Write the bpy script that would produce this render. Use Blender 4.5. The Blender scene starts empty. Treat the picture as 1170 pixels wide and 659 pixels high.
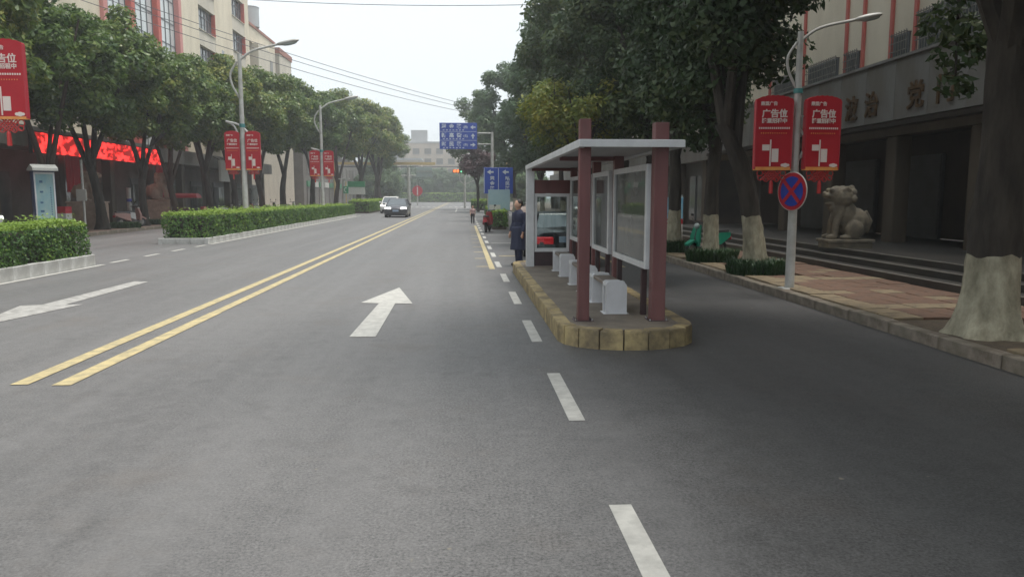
import bpy, bmesh, math, random
import numpy as np
from mathutils import Vector, Matrix
R = math.radians
random.seed(7)
scene = bpy.context.scene
COL = scene.collection

# ------------------------------------------------------------------ camera
cam = bpy.data.cameras.new('camera')
cam.sensor_width = 36.0
cam.lens = 860.0 / 1170.0 * 36.0
cam.clip_start = 0.05
cam.clip_end = 3000
cam_o = bpy.data.objects.new('camera', cam)
COL.objects.link(cam_o)
cam_o.location = (0, 0, 1.7)
cam_o.rotation_euler = (R(90 - 6.974), 0, R(-3.665))
scene.camera = cam_o

# ------------------------------------------------------------------ sky, sun, exposure
SUN_EL, SUN_AZ = 75, 95
world = bpy.data.worlds.new('World')
scene.world = world
world.use_nodes = True
wn = world.node_tree
wn.nodes.clear()
w_out = wn.nodes.new('ShaderNodeOutputWorld')
w_bg = wn.nodes.new('ShaderNodeBackground')
w_sky = wn.nodes.new('ShaderNodeTexSky')
w_sky.sky_type = 'NISHITA'
w_sky.sun_disc = False
w_sky.sun_elevation = R(SUN_EL)
w_sky.sun_rotation = R(SUN_AZ)
w_sky.dust_density = 6.0
w_sky.air_density = 1.0
w_mix = wn.nodes.new('ShaderNodeMix')          # an even layer of cloud over the clear sky
w_mix.data_type = 'RGBA'
w_mix.inputs[0].default_value = 0.90
w_noise = wn.nodes.new('ShaderNodeTexNoise')
w_noise.inputs['Scale'].default_value = 2.0
w_noise.inputs['Detail'].default_value = 4.0
w_ramp = wn.nodes.new('ShaderNodeMapRange')
w_ramp.inputs['To Min'].default_value = 9.2
w_ramp.inputs['To Max'].default_value = 10.6
w_cloud = wn.nodes.new('ShaderNodeCombineColor')
w_mul = wn.nodes.new('ShaderNodeVectorMath')
w_mul.operation = 'SCALE'
w_mul.inputs[0].default_value = (0.90, 0.965, 1.0)
wn.links.new(w_noise.outputs['Fac'], w_ramp.inputs['Value'])
wn.links.new(w_ramp.outputs['Result'], w_mul.inputs['Scale'])
wn.links.new(w_sky.outputs['Color'], w_mix.inputs[6])
wn.links.new(w_mul.outputs[0], w_mix.inputs[7])
wn.links.new(w_mix.outputs[2], w_bg.inputs['Color'])
w_bg.inputs['Strength'].default_value = 0.05
wn.links.new(w_bg.outputs[0], w_out.inputs['Surface'])

sun = bpy.data.lights.new('sun', 'SUN')
sun.energy = 1.5
sun.angle = R(24)
sun.color = (1.0, 0.96, 0.9)
sun_o = bpy.data.objects.new('sun', sun)
COL.objects.link(sun_o)
sun_o.rotation_euler = (R(90 - SUN_EL), 0, R(180 - SUN_AZ))
sun_o.location = (0, 0, 60)

scene.view_settings.view_transform = 'Standard'
scene.view_settings.look = 'None'
scene.view_settings.exposure = 1.35
scene.view_settings.gamma = 1.0
scene.view_settings.use_curve_mapping = False
scene.render.engine = 'CYCLES'
scene.cycles.use_denoising = True
scene.cycles.max_bounces = 6
scene.cycles.diffuse_bounces = 3
scene.cycles.glossy_bounces = 3
scene.cycles.transmission_bounces = 4
scene.cycles.transparent_max_bounces = 8
scene.cycles.volume_bounces = 0
scene.cycles.caustics_reflective = False
scene.cycles.caustics_refractive = False

# ------------------------------------------------------------------ helpers: materials
MATS = {}


def mat(name, col, rough=0.6, metal=0.0, col2=None, scale=8.0, detail=5.0, lo=0.35, hi=0.65,
        bump=0.0, bscale=60.0, spec=0.5, emit=None, estr=0.0, col3=None, scale3=0.7, amt3=0.5, stretch=None):
    if name in MATS:
        return MATS[name]
    m = bpy.data.materials.new(name)
    m.use_nodes = True
    nt = m.node_tree
    p = nt.nodes['Principled BSDF']
    p.inputs['Base Color'].default_value = (*col, 1)
    p.inputs['Roughness'].default_value = rough
    p.inputs['Metallic'].default_value = metal
    p.inputs['Specular IOR Level'].default_value = spec
    tc = nt.nodes.new('ShaderNodeTexCoord')
    vec = tc.outputs['Object']
    if stretch:
        mp = nt.nodes.new('ShaderNodeMapping')
        mp.inputs['Scale'].default_value = stretch
        nt.links.new(vec, mp.inputs['Vector'])
        vec = mp.outputs['Vector']
    last = None

    def noise(sc, det):
        n = nt.nodes.new('ShaderNodeTexNoise')
        n.inputs['Scale'].default_value = sc
        n.inputs['Detail'].default_value = det
        n.inputs['Roughness'].default_value = 0.6
        nt.links.new(vec, n.inputs['Vector'])
        return n.outputs['Fac']

    def ramp(sock, a, b):
        r = nt.nodes.new('ShaderNodeMapRange')
        r.inputs['From Min'].default_value = a
        r.inputs['From Max'].default_value = b
        nt.links.new(sock, r.inputs['Value'])
        return r.outputs['Result']
    if col2 is not None:
        mx = nt.nodes.new('ShaderNodeMix')
        mx.data_type = 'RGBA'
        mx.inputs[6].default_value = (*col, 1)
        mx.inputs[7].default_value = (*col2, 1)
        nt.links.new(ramp(noise(scale, detail), lo, hi), mx.inputs[0])
        last = mx.outputs[2]
    if col3 is not None:
        mx = nt.nodes.new('ShaderNodeMix')
        mx.data_type = 'RGBA'
        if last is not None:
            nt.links.new(last, mx.inputs[6])
        else:
            mx.inputs[6].default_value = (*col, 1)
        mx.inputs[7].default_value = (*col3, 1)
        sc = nt.nodes.new('ShaderNodeMath')
        sc.operation = 'MULTIPLY'
        sc.inputs[1].default_value = amt3
        nt.links.new(ramp(noise(scale3, 6), 0.42, 0.66), sc.inputs[0])
        nt.links.new(sc.outputs[0], mx.inputs[0])
        last = mx.outputs[2]
    if last is not None:
        nt.links.new(last, p.inputs['Base Color'])
    if bump > 0:
        b = nt.nodes.new('ShaderNodeBump')
        b.inputs['Strength'].default_value = bump
        b.inputs['Distance'].default_value = 0.02
        nt.links.new(noise(bscale, 6), b.inputs['Height'])
        nt.links.new(b.outputs['Normal'], p.inputs['Normal'])
    if emit is not None:
        p.inputs['Emission Color'].default_value = (*emit, 1)
        p.inputs['Emission Strength'].default_value = estr
    MATS[name] = m
    return m


def leaf_mat(name, c1, c2, c3, trans=0.25, rough=0.5, nscale=0.9):
    m = bpy.data.materials.new(name)
    m.use_nodes = True
    nt = m.node_tree
    p = nt.nodes['Principled BSDF']
    out = nt.nodes['Material Output']
    g = nt.nodes.new('ShaderNodeNewGeometry')
    r = nt.nodes.new('ShaderNodeValToRGB')
    e = r.color_ramp.elements
    e[0].position, e[0].color = 0.0, (*c1, 1)
    e[1].position, e[1].color = 1.0, (*c3, 1)
    k = r.color_ramp.elements.new(0.6)
    k.color = (*c2, 1)
    tc = nt.nodes.new('ShaderNodeTexCoord')
    n = nt.nodes.new('ShaderNodeTexNoise')
    n.inputs['Scale'].default_value = nscale
    n.inputs['Detail'].default_value = 3
    nt.links.new(tc.outputs['Object'], n.inputs['Vector'])
    mr = nt.nodes.new('ShaderNodeMapRange')
    mr.inputs['From Min'].default_value = 0.3
    mr.inputs['From Max'].default_value = 0.7
    nt.links.new(n.outputs['Fac'], mr.inputs['Value'])
    a = nt.nodes.new('ShaderNodeMath')
    a.operation = 'MULTIPLY_ADD'
    a.inputs[1].default_value = 0.5
    s = nt.nodes.new('ShaderNodeMath')
    s.operation = 'MULTIPLY'
    s.inputs[1].default_value = 0.55
    nt.links.new(mr.outputs['Result'], s.inputs[0])
    oi = nt.nodes.new('ShaderNodeObjectInfo')
    om = nt.nodes.new('ShaderNodeMath')
    om.operation = 'MULTIPLY_ADD'
    om.inputs[1].default_value = 0.34
    om.inputs[2].default_value = -0.17
    oa = nt.nodes.new('ShaderNodeMath')
    oa.operation = 'ADD'
    nt.links.new(oi.outputs['Random'], om.inputs[0])
    nt.links.new(g.outputs['Random Per Island'], a.inputs[0])
    nt.links.new(s.outputs[0], a.inputs[2])
    nt.links.new(a.outputs[0], oa.inputs[0])
    nt.links.new(om.outputs[0], oa.inputs[1])
    nt.links.new(oa.outputs[0], r.inputs['Fac'])
    nt.links.new(r.outputs['Color'], p.inputs['Base Color'])
    p.inputs['Roughness'].default_value = rough
    p.inputs['Specular IOR Level'].default_value = 0.4
    t = nt.nodes.new('ShaderNodeBsdfTranslucent')
    nt.links.new(r.outputs['Color'], t.inputs['Color'])
    mx = nt.nodes.new('ShaderNodeMixShader')
    mx.inputs[0].default_value = trans
    nt.links.new(p.outputs[0], mx.inputs[1])
    nt.links.new(t.outputs[0], mx.inputs[2])
    nt.links.new(mx.outputs[0], out.inputs['Surface'])
    MATS[name] = m
    return m


def glass_mat(name, tint=(0.9, 0.95, 0.93), refl=0.12, dirt=0.0):
    m = bpy.data.materials.new(name)
    m.use_nodes = True
    nt = m.node_tree
    nt.nodes.remove(nt.nodes['Principled BSDF'])
    out = nt.nodes['Material Output']
    tr = nt.nodes.new('ShaderNodeBsdfTransparent')
    tr.inputs[0].default_value = (*tint, 1)
    gl = nt.nodes.new('ShaderNodeBsdfGlossy')
    gl.inputs['Roughness'].default_value = 0.03
    fr = nt.nodes.new('ShaderNodeFresnel')
    fr.inputs['IOR'].default_value = 1.5
    ad = nt.nodes.new('ShaderNodeMath')
    ad.operation = 'ADD'
    ad.inputs[1].default_value = refl
    nt.links.new(fr.outputs[0], ad.inputs[0])
    mx = nt.nodes.new('ShaderNodeMixShader')
    nt.links.new(ad.outputs[0], mx.inputs[0])
    nt.links.new(tr.outputs[0], mx.inputs[1])
    nt.links.new(gl.outputs[0], mx.inputs[2])
    nt.links.new(mx.outputs[0], out.inputs['Surface'])
    MATS[name] = m
    return m


# ------------------------------------------------------------------ helpers: meshes
class MB:
    def __init__(self):
        self.v, self.f = [], []

    def add(self, vs, fs):
        o = len(self.v)
        self.v += [tuple(x) for x in vs]
        self.f += [tuple(i + o for i in f) for f in fs]
        return self

    def box(self, x0, x1, y0, y1, z0, z1, M=None):
        vs = [(x0, y0, z0), (x1, y0, z0), (x1, y1, z0), (x0, y1, z0), (x0, y0, z1), (x1, y0, z1), (x1, y1, z1), (x0, y1, z1)]
        if M is not None:
            vs = [tuple(M @ Vector(p)) for p in vs]
        return self.add(vs, [(0, 3, 2, 1), (4, 5, 6, 7), (0, 1, 5, 4), (1, 2, 6, 5), (2, 3, 7, 6), (3, 0, 4, 7)])

    def cbox(self, x0, x1, y0, y1, z0, z1, c=0.01, M=None):
        """box with chamfered vertical and top edges"""
        pl = [(x0 + c, y0), (x1 - c, y0), (x1, y0 + c), (x1, y1 - c), (x1 - c, y1), (x0 + c, y1), (x0, y1 - c), (x0, y0 + c)]
        cx, cy = (x0 + x1) / 2, (y0 + y1) / 2
        ins = [(x - c * math.copysign(1, x - cx), y - c * math.copysign(1, y - cy)) for x, y in pl]
        vs = [(x, y, z0) for x, y in pl] + [(x, y, z1 - c) for x, y in pl] + [(x, y, z1) for x, y in ins]
        if M is not None:
            vs = [tuple(M @ Vector(p)) for p in vs]
        fs = [tuple(reversed(range(8))), tuple(range(16, 24))]
        for r in (0, 8):
            for i in range(8):
                j = (i + 1) % 8
                fs.append((r + i, r + j, r + 8 + j, r + 8 + i))
        return self.add(vs, fs)

    def tube(self, pts, rad, n=10, caps=True):
        pts = [Vector(p) for p in pts]
        if not hasattr(rad, '__len__'):
            rad = [rad] * len(pts)
        o = len(self.v)
        prev = None
        for i, p in enumerate(pts):
            d = (pts[min(i + 1, len(pts) - 1)] - pts[max(i - 1, 0)])
            d = d.normalized() if d.length > 1e-9 else Vector((0, 0, 1))
            if prev is None:
                a = Vector((1, 0, 0)) if abs(d.x) < 0.9 else Vector((0, 1, 0))
                u = d.cross(a).normalized()
            else:
                u = (prev - d * prev.dot(d))
                u = u.normalized() if u.length > 1e-6 else d.orthogonal().normalized()
            prev = u
            w = d.cross(u)
            for k in range(n):
                t = 2 * math.pi * k / n
                self.v.append(tuple(p + (u * math.cos(t) + w * math.sin(t)) * rad[i]))
        for i in range(len(pts) - 1):
            for k in range(n):
                a, b = o + i * n + k, o + i * n + (k + 1) % n
                self.f.append((a, b, b + n, a + n))
        if caps:
            self.f.append(tuple(o + k for k in reversed(range(n))))
            self.f.append(tuple(o + (len(pts) - 1) * n + k for k in range(n)))
        return self

    def ell(self, c, r, n=12, m=8, M=None):
        o = len(self.v)
        for j in range(m + 1):
            ph = math.pi * j / m
            for i in range(n):
                t = 2 * math.pi * i / n
                p = Vector((r[0] * math.sin(ph) * math.cos(t), r[1] * math.sin(ph) * math.sin(t), r[2] * math.cos(ph)))
                if M is not None:
                    p = M @ p
                self.v.append((c[0] + p.x, c[1] + p.y, c[2] + p.z))
        for j in range(m):
            for i in range(n):
                a, b = o + j * n + i, o + j * n + (i + 1) % n
                self.f.append((a, a + n, b + n, b))
        return self

    def prism(self, poly, a, b, axis='z'):
        """polygon extruded along an axis: poly in the other two coordinates"""
        n = len(poly)

        def P(p, t):
            return {'z': (p[0], p[1], t), 'y': (p[0], t, p[1]), 'x': (t, p[0], p[1])}[axis]
        vs = [P(p, a) for p in poly] + [P(p, b) for p in poly]
        fs = [tuple(reversed(range(n))), tuple(range(n, 2 * n))]
        for i in range(n):
            j = (i + 1) % n
            fs.append((i, j, n + j, n + i))
        return self.add(vs, fs)

    def loft(self, rings, caps=True):
        o = len(self.v)
        n = len(rings[0])
        for r in rings:
            self.v += [tuple(p) for p in r]
        for i in range(len(rings) - 1):
            for k in range(n):
                a, b = o + i * n + k, o + i * n + (k + 1) % n
                self.f.append((a, b, b + n, a + n))
        if caps:
            self.f.append(tuple(o + k for k in reversed(range(n))))
            self.f.append(tuple(o + (len(rings) - 1) * n + k for k in range(n)))
        return self

    def mesh(self, name, smooth=False):
        me = bpy.data.meshes.new(name)
        me.from_pydata(self.v, [], self.f)
        bm = bmesh.new()
        bm.from_mesh(me)
        bmesh.ops.recalc_face_normals(bm, faces=bm.faces)
        bm.to_mesh(me)
        bm.free()
        if smooth:
            me.polygons.foreach_set('use_smooth', [True] * len(me.polygons))
            try:
                me.set_sharp_from_angle(angle=R(40))
            except Exception:
                pass
        return me

    def build(self, name, m, parent=None, smooth=False, loc=None, rz=0):
        return obj(name, self.mesh(name, smooth), m, parent, loc, rz)


def obj(name, me, m=None, parent=None, loc=None, rz=0):
    if m is not None and not me.materials:
        me.materials.append(m)
    o = bpy.data.objects.new(name, me)
    COL.objects.link(o)
    if parent is not None:
        o.parent = parent
    if loc is not None:
        o.location = loc
    o.rotation_euler.z = rz
    return o


def tag(o, label, cat, group=None):
    o['label'] = label
    o['category'] = cat
    if group:
        o['group'] = group
    return o


def struct(o):
    o['kind'] = 'structure'
    return o


def thing(name, label, cat, loc=(0, 0, 0), rz=0, group=None):
    o = bpy.data.objects.new(name, None)
    o.empty_display_size = 0.2
    COL.objects.link(o)
    o.location = loc
    o.rotation_euler.z = rz
    return tag(o, label, cat, group)


def copy_tree(o, parent=None):
    c = o.copy()
    COL.objects.link(c)
    if parent is not None:
        c.parent = parent
    for ch in list(o.children):
        copy_tree(ch, c)
    return c


def remesh(mb, name, voxel, smooth_it=6, m=None, parent=None, loc=None, rz=0):
    me = mb.mesh('tmp')
    t = bpy.data.objects.new('tmp', me)
    COL.objects.link(t)
    a = t.modifiers.new('r', 'REMESH')
    a.mode = 'VOXEL'
    a.voxel_size = voxel
    if smooth_it:
        b = t.modifiers.new('s', 'SMOOTH')
        b.factor = 0.5
        b.iterations = smooth_it
    dg = bpy.context.evaluated_depsgraph_get()
    me2 = bpy.data.meshes.new_from_object(t.evaluated_get(dg))
    bpy.data.objects.remove(t)
    me2.name = name
    me2.materials.clear()
    me2.polygons.foreach_set('use_smooth', [True] * len(me2.polygons))
    return obj(name, me2, m, parent, loc, rz)


def text_mesh(s, size, ext=0.004, bold=0.0):
    cu = bpy.data.curves.new('t', 'FONT')
    cu.body = s
    cu.size = size
    cu.extrude = ext
    cu.offset = bold
    cu.resolution_u = 2
    cu.align_x = 'CENTER'
    cu.align_y = 'CENTER'
    t = bpy.data.objects.new('t', cu)
    COL.objects.link(t)
    dg = bpy.context.evaluated_depsgraph_get()
    me = bpy.data.meshes.new_from_object(t.evaluated_get(dg))
    bpy.data.objects.remove(t)
    bpy.data.curves.remove(cu)
    me.materials.clear()
    return me


def text(name, s, size, m, parent, loc, facing='-y', ext=0.004, bold=0.0, sx=1.0):
    """lettering standing upright; facing tells which way it is read from"""
    me = text_mesh(s, size, ext, bold)
    rz = {'-y': 0, '-x': -90, '+x': 90}[facing]
    me.transform(Matrix.Rotation(R(rz), 4, 'Z') @ Matrix.Rotation(R(90), 4, 'X') @ Matrix.Diagonal((sx, 1, 1, 1)))
    return obj(name, me, m, parent, loc)


def leaves(name, pts, nrm, length, width, rng, m, parent=None, loc=None, bend=0.25):
    n = len(pts)
    nn = nrm + rng.normal(0, 0.55, (n, 3))
    nn /= np.linalg.norm(nn, axis=1)[:, None] + 1e-9
    t = np.cross(nn, rng.normal(0, 1, (n, 3)))
    t /= np.linalg.norm(t, axis=1)[:, None] + 1e-9
    b = np.cross(nn, t)
    L = (length * rng.uniform(0.5, 1.45, n))[:, None] * 0.5
    W = (width * rng.uniform(0.7, 1.3, n))[:, None] * 0.5
    v = np.empty((n, 4, 3))
    v[:, 0] = pts - t * L
    v[:, 1] = pts + b * W - nn * L * bend
    v[:, 2] = pts + t * L
    v[:, 3] = pts - b * W - nn * L * bend
    me = bpy.data.meshes.new(name)
    me.vertices.add(n * 4)
    me.vertices.foreach_set('co', v.reshape(-1))
    me.loops.add(n * 4)
    me.loops.foreach_set('vertex_index', np.arange(n * 4, dtype=np.int32))
    me.polygons.add(n)
    me.polygons.foreach_set('loop_start', np.arange(0, n * 4, 4, dtype=np.int32))
    me.update(calc_edges=True)
    return obj(name, me, m, parent, loc)


# ------------------------------------------------------------------ materials
def asphalt_mat(name='asphalt', k=1.0, blend=None):
    m = bpy.data.materials.new(name)
    m.use_nodes = True
    nt = m.node_tree
    p = nt.nodes['Principled BSDF']
    tc = nt.nodes.new('ShaderNodeTexCoord')

    def noise(sc, det, ro=0.6, st=None):
        n = nt.nodes.new('ShaderNodeTexNoise')
        n.inputs['Scale'].default_value = sc
        n.inputs['Detail'].default_value = det
        n.inputs['Roughness'].default_value = ro
        if st:
            mp = nt.nodes.new('ShaderNodeMapping')
            mp.inputs['Scale'].default_value = st
            nt.links.new(tc.outputs['Object'], mp.inputs['Vector'])
            nt.links.new(mp.outputs['Vector'], n.inputs['Vector'])
        else:
            nt.links.new(tc.outputs['Object'], n.inputs['Vector'])
        return n.outputs['Fac']

    def mr(s, a, b, c=0.0, d=1.0):
        r = nt.nodes.new('ShaderNodeMapRange')
        for k, v in zip(('From Min', 'From Max', 'To Min', 'To Max'), (a, b, c, d)):
            r.inputs[k].default_value = v
        nt.links.new(s, r.inputs['Value'])
        return r.outputs['Result']

    def mixc(f, a, b):
        x = nt.nodes.new('ShaderNodeMix')
        x.data_type = 'RGBA'
        nt.links.new(f, x.inputs[0])
        for i, c in ((6, a), (7, b)):
            if isinstance(c, tuple):
                x.inputs[i].default_value = (*c, 1)
            else:
                nt.links.new(c, x.inputs[i])
        return x.outputs[2]
    fine = noise(55, 7, 0.85)
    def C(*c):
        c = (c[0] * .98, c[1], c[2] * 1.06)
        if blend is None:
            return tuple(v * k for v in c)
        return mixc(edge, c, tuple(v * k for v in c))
    if blend:                                                    # soft ragged edge where the painted shade fades in
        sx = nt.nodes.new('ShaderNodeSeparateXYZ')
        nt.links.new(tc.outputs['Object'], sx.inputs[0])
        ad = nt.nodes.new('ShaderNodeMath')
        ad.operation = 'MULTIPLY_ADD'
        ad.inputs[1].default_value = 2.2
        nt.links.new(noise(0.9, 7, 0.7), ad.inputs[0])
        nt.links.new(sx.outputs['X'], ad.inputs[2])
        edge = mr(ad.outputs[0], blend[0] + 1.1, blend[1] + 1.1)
    base = mixc(mr(fine, 0.36, 0.66), C(0.030, 0.029, 0.027), C(0.265, 0.255, 0.240))
    patch = noise(0.35, 5, 0.6, (1, 0.35, 1))
    c = mixc(mr(patch, 0.42, 0.68, 0, 0.5), base, C(0.082, 0.080, 0.077))
    streak = noise(1.0, 4, 0.6, (1.5, 0.05, 1))                  # tracks polished by tyres
    c = mixc(mr(streak, 0.45, 0.66, 0, 0.45), c, C(0.185, 0.178, 0.168))
    spots = noise(2.2, 6, 0.7)
    c = mixc(mr(spots, 0.55, 0.75, 0, 0.55), c, C(0.070, 0.067, 0.063))
    mid = noise(6, 9, 0.85)
    c = mixc(mr(mid, 0.46, 0.68, 0, 0.45), c, C(0.225, 0.215, 0.20))
    brown = noise(0.8, 6, 0.65)
    c = mixc(mr(brown, 0.55, 0.78, 0, 0.4), c, C(0.13, 0.103, 0.078))
    crumbs = noise(9, 2, 0.5)
    c = mixc(mr(crumbs, 0.765, 0.785), c, (0.22, 0.20, 0.16))
    nt.links.new(c, p.inputs['Base Color'])
    nt.links.new(mr(patch, 0.35, 0.7, 0.66, 0.5), p.inputs['Roughness'])
    p.inputs['Specular IOR Level'].default_value = 0.4
    b = nt.nodes.new('ShaderNodeBump')
    b.inputs['Strength'].default_value = 0.45
    b.inputs['Distance'].default_value = 0.012
    nt.links.new(fine, b.inputs['Height'])
    nt.links.new(b.outputs['Normal'], p.inputs['Normal'])
    MATS[name] = m
    return m


asphalt_mat()
asphalt_mat('asphalt_bay_shaded', 0.55, (0.4, 1.9))  # darkened copy of the road asphalt, shade mixed into its colour
A = (0.1, 0.098, 0.093)
mat('paint_white', (0.53, 0.52, 0.48), 0.6, col2=(0.44, 0.43, 0.40), scale=5, col3=A, scale3=9, amt3=0.28, bump=0.2, bscale=80)
mat('paint_white_worn', (0.42, 0.41, 0.39), 0.6, col2=(0.36, 0.35, 0.33), scale=4, col3=A, scale3=8, amt3=0.45, bump=0.2, bscale=80)
mat('paint_yellow', (0.53, 0.435, 0.225), 0.6, col2=(0.45, 0.375, 0.21), scale=4, col3=A, scale3=8, amt3=0.4, bump=0.2, bscale=80)
mat('concrete', (0.23, 0.195, 0.155), 0.75, col2=(0.15, 0.125, 0.10), scale=2.5, col3=(0.10, 0.085, 0.07), scale3=0.9, amt3=0.6, bump=0.3, bscale=50)
mat('kerb_white', (0.62, 0.62, 0.60), 0.75, col2=(0.45, 0.45, 0.43), scale=3, col3=(0.25, 0.24, 0.22), scale3=1.7, amt3=0.45, bump=0.2, bscale=40)
mat('kerb_yellow', (0.48, 0.375, 0.185), 0.8, col2=(0.28, 0.22, 0.12), scale=7, col3=(0.12, 0.095, 0.065), scale3=3.2, amt3=0.85, bump=0.4, bscale=40)
mat('kerb_stone', (0.27, 0.23, 0.19), 0.85, col2=(0.16, 0.13, 0.10), scale=5, col3=(0.08, 0.08, 0.05), scale3=1.2, amt3=0.7, bump=0.5, bscale=35)
mat('tile_red', (0.165, 0.088, 0.056), 0.75, col2=(0.10, 0.06, 0.04), scale=6, col3=(0.15, 0.11, 0.08), scale3=1.1, amt3=0.8, bump=0.3, bscale=60)
mat('tile_buff', (0.26, 0.20, 0.12), 0.75, col2=(0.16, 0.125, 0.08), scale=6, col3=(0.13, 0.10, 0.07), scale3=1.2, amt3=0.7, bump=0.3, bscale=60)
mat('dirt', (0.055, 0.042, 0.03), 0.95, col2=(0.10, 0.075, 0.05), scale=8, bump=0.6, bscale=30)
mat('pavement', (0.22, 0.17, 0.14), 0.8, col2=(0.15, 0.12, 0.10), scale=1.5, col3=(0.24, 0.13, 0.09), scale3=0.4, amt3=0.5, bump=0.2)
mat('ground', (0.10, 0.105, 0.07), 0.95, col2=(0.14, 0.13, 0.10), scale=0.08)
mat('bark', (0.022, 0.018, 0.015), 0.95, col2=(0.055, 0.046, 0.037), scale=6, stretch=(1, 1, 0.25), bump=1.0, bscale=14)
mat('bark_brown', (0.065, 0.04, 0.028), 0.95, col2=(0.05, 0.035, 0.028), scale=6, stretch=(1, 1, 0.25), bump=1.0, bscale=14)
mat('whitewash', (0.42, 0.39, 0.29), 0.9, col2=(0.20, 0.18, 0.125), scale=9, detail=9, lo=0.36, hi=0.74, col3=(0.10, 0.092, 0.06), scale3=3.5, amt3=0.6, stretch=(1, 1, 0.5), bump=1.0, bscale=22)
mat('white_metal', (0.66, 0.67, 0.68), 0.4, col2=(0.55, 0.56, 0.57), scale=3, spec=0.4)
mat('pole_white', (0.52, 0.52, 0.50), 0.45, col2=(0.40, 0.40, 0.38), scale=4, col3=(0.28, 0.26, 0.22), scale3=3, amt3=0.4)
mat('maroon', (0.165, 0.058, 0.058), 0.5, col2=(0.115, 0.045, 0.045), scale=5, stretch=(1, 1, 0.2), col3=(0.2, 0.09, 0.085), scale3=3, amt3=0.5)
mat('maroon_dark', (0.06, 0.03, 0.032), 0.5, col2=(0.04, 0.025, 0.028), scale=4)
mat('soffit', (0.42, 0.43, 0.45), 0.4, col2=(0.34, 0.35, 0.36), scale=4)
mat('poster', (0.07, 0.078, 0.073), 0.03, col2=(0.105, 0.11, 0.10), scale=1.5, spec=0.1)
mat('poster_grey', (0.06, 0.065, 0.06), 0.05, col2=(0.13, 0.13, 0.125), scale=4, stretch=(1, 4, 0.6), spec=0.12)
mat('bench_white', (0.70, 0.71, 0.74), 0.35, col2=(0.62, 0.63, 0.66), scale=2, col3=(0.35, 0.33, 0.31), scale3=3, amt3=0.25)
mat('bench_seat', (0.21, 0.17, 0.14), 0.5, col2=(0.15, 0.125, 0.105), scale=6)
mat('banner_red', (0.46, 0.018, 0.03), 0.6, col2=(0.40, 0.015, 0.027), scale=1.5, spec=0.25)
mat('banner_print', (0.72, 0.62, 0.58), 0.5)
mat('banner_gold', (0.75, 0.35, 0.08), 0.5, col2=(0.7, 0.2, 0.05), scale=4)
mat('knot_red', (0.50, 0.03, 0.03), 0.5)
mat('teal', (0.05, 0.22, 0.22), 0.5)
mat('sign_blue', (0.02, 0.05, 0.33), 0.4)
mat('sign_red', (0.42, 0.015, 0.03), 0.4)
mat('road_sign_blue', (0.02, 0.075, 0.42), 0.4, col2=(0.02, 0.06, 0.36), scale=1)
mat('road_sign_white', (0.62, 0.68, 0.75), 0.5)
mat('cream', (0.70, 0.63, 0.50), 0.85, col2=(0.62, 0.555, 0.44), scale=0.8, col3=(0.42, 0.36, 0.27), scale3=0.5, amt3=0.45, stretch=(1, 1, 0.35), bump=0.1)
mat('cream_pale', (0.60, 0.55, 0.46), 0.85, col2=(0.50, 0.46, 0.39), scale=0.6, col3=(0.36, 0.33, 0.28), scale3=0.4, amt3=0.4, stretch=(1, 1, 0.3))
mat('facade_red', (0.52, 0.13, 0.10), 0.7, col2=(0.42, 0.10, 0.085), scale=2)
mat('facade_pink', (0.55, 0.24, 0.22), 0.7)
mat('granite', (0.27, 0.27, 0.265), 0.5, col2=(0.20, 0.195, 0.185), scale=0.9, col3=(0.17, 0.15, 0.12), scale3=1.2, amt3=0.6, stretch=(1, 1, 0.4))
mat('granite_dark', (0.055, 0.052, 0.048), 0.45, col2=(0.035, 0.033, 0.03), scale=3, col3=(0.10, 0.09, 0.075), scale3=1.5, amt3=0.5)
mat('step_edge', (0.20, 0.185, 0.16), 0.7, col2=(0.12, 0.11, 0.10), scale=4)
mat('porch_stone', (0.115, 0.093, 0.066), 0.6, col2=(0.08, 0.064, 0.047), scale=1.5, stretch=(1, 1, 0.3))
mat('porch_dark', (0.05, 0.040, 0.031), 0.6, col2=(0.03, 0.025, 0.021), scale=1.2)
mat('shop_grey', (0.21, 0.195, 0.18), 0.8, col2=(0.15, 0.14, 0.13), scale=0.7)
mat('shutter', (0.10, 0.105, 0.11), 0.45, col2=(0.075, 0.078, 0.08), scale=2)
mat('bronze', (0.17, 0.10, 0.045), 0.5, metal=0.3, col2=(0.10, 0.06, 0.03), scale=5)
mat('window_glass', (0.10, 0.115, 0.12), 0.08, col2=(0.16, 0.17, 0.17), scale=0.9, spec=0.9)
mat('curtain_glass', (0.52, 0.56, 0.57), 0.12, col2=(0.60, 0.64, 0.64), scale=0.5, spec=0.9)
mat('mullion', (0.12, 0.13, 0.14), 0.5)
mat('grille', (0.22, 0.21, 0.19), 0.5, col2=(0.13, 0.12, 0.11), scale=6)
mat('roof_red', (0.36, 0.16, 0.12), 0.8, col2=(0.28, 0.13, 0.10), scale=2)
mat('stone_lion', (0.25, 0.215, 0.155), 0.85, col2=(0.17, 0.145, 0.11), scale=5, col3=(0.13, 0.12, 0.10), scale3=2.5, amt3=0.6, bump=0.5, bscale=25)
mat('stone_pink', (0.42, 0.30, 0.23), 0.85, col2=(0.33, 0.24, 0.19), scale=4, col3=(0.2, 0.15, 0.12), scale3=2, amt3=0.5, bump=0.3)
mat('cloth_red', (0.48, 0.02, 0.035), 0.8, col2=(0.38, 0.015, 0.03), scale=3, stretch=(4, 4, 0.5))
mat('black_rubber', (0.018, 0.018, 0.019), 0.7)
mat('dark_plastic', (0.03, 0.03, 0.032), 0.5)
mat('chrome', (0.6, 0.6, 0.62), 0.25, metal=0.9)
mat('car_glass', (0.10, 0.12, 0.135), 0.06, spec=0.9)
mat('car_grey', (0.085, 0.088, 0.10), 0.28, metal=0.4)
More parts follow.
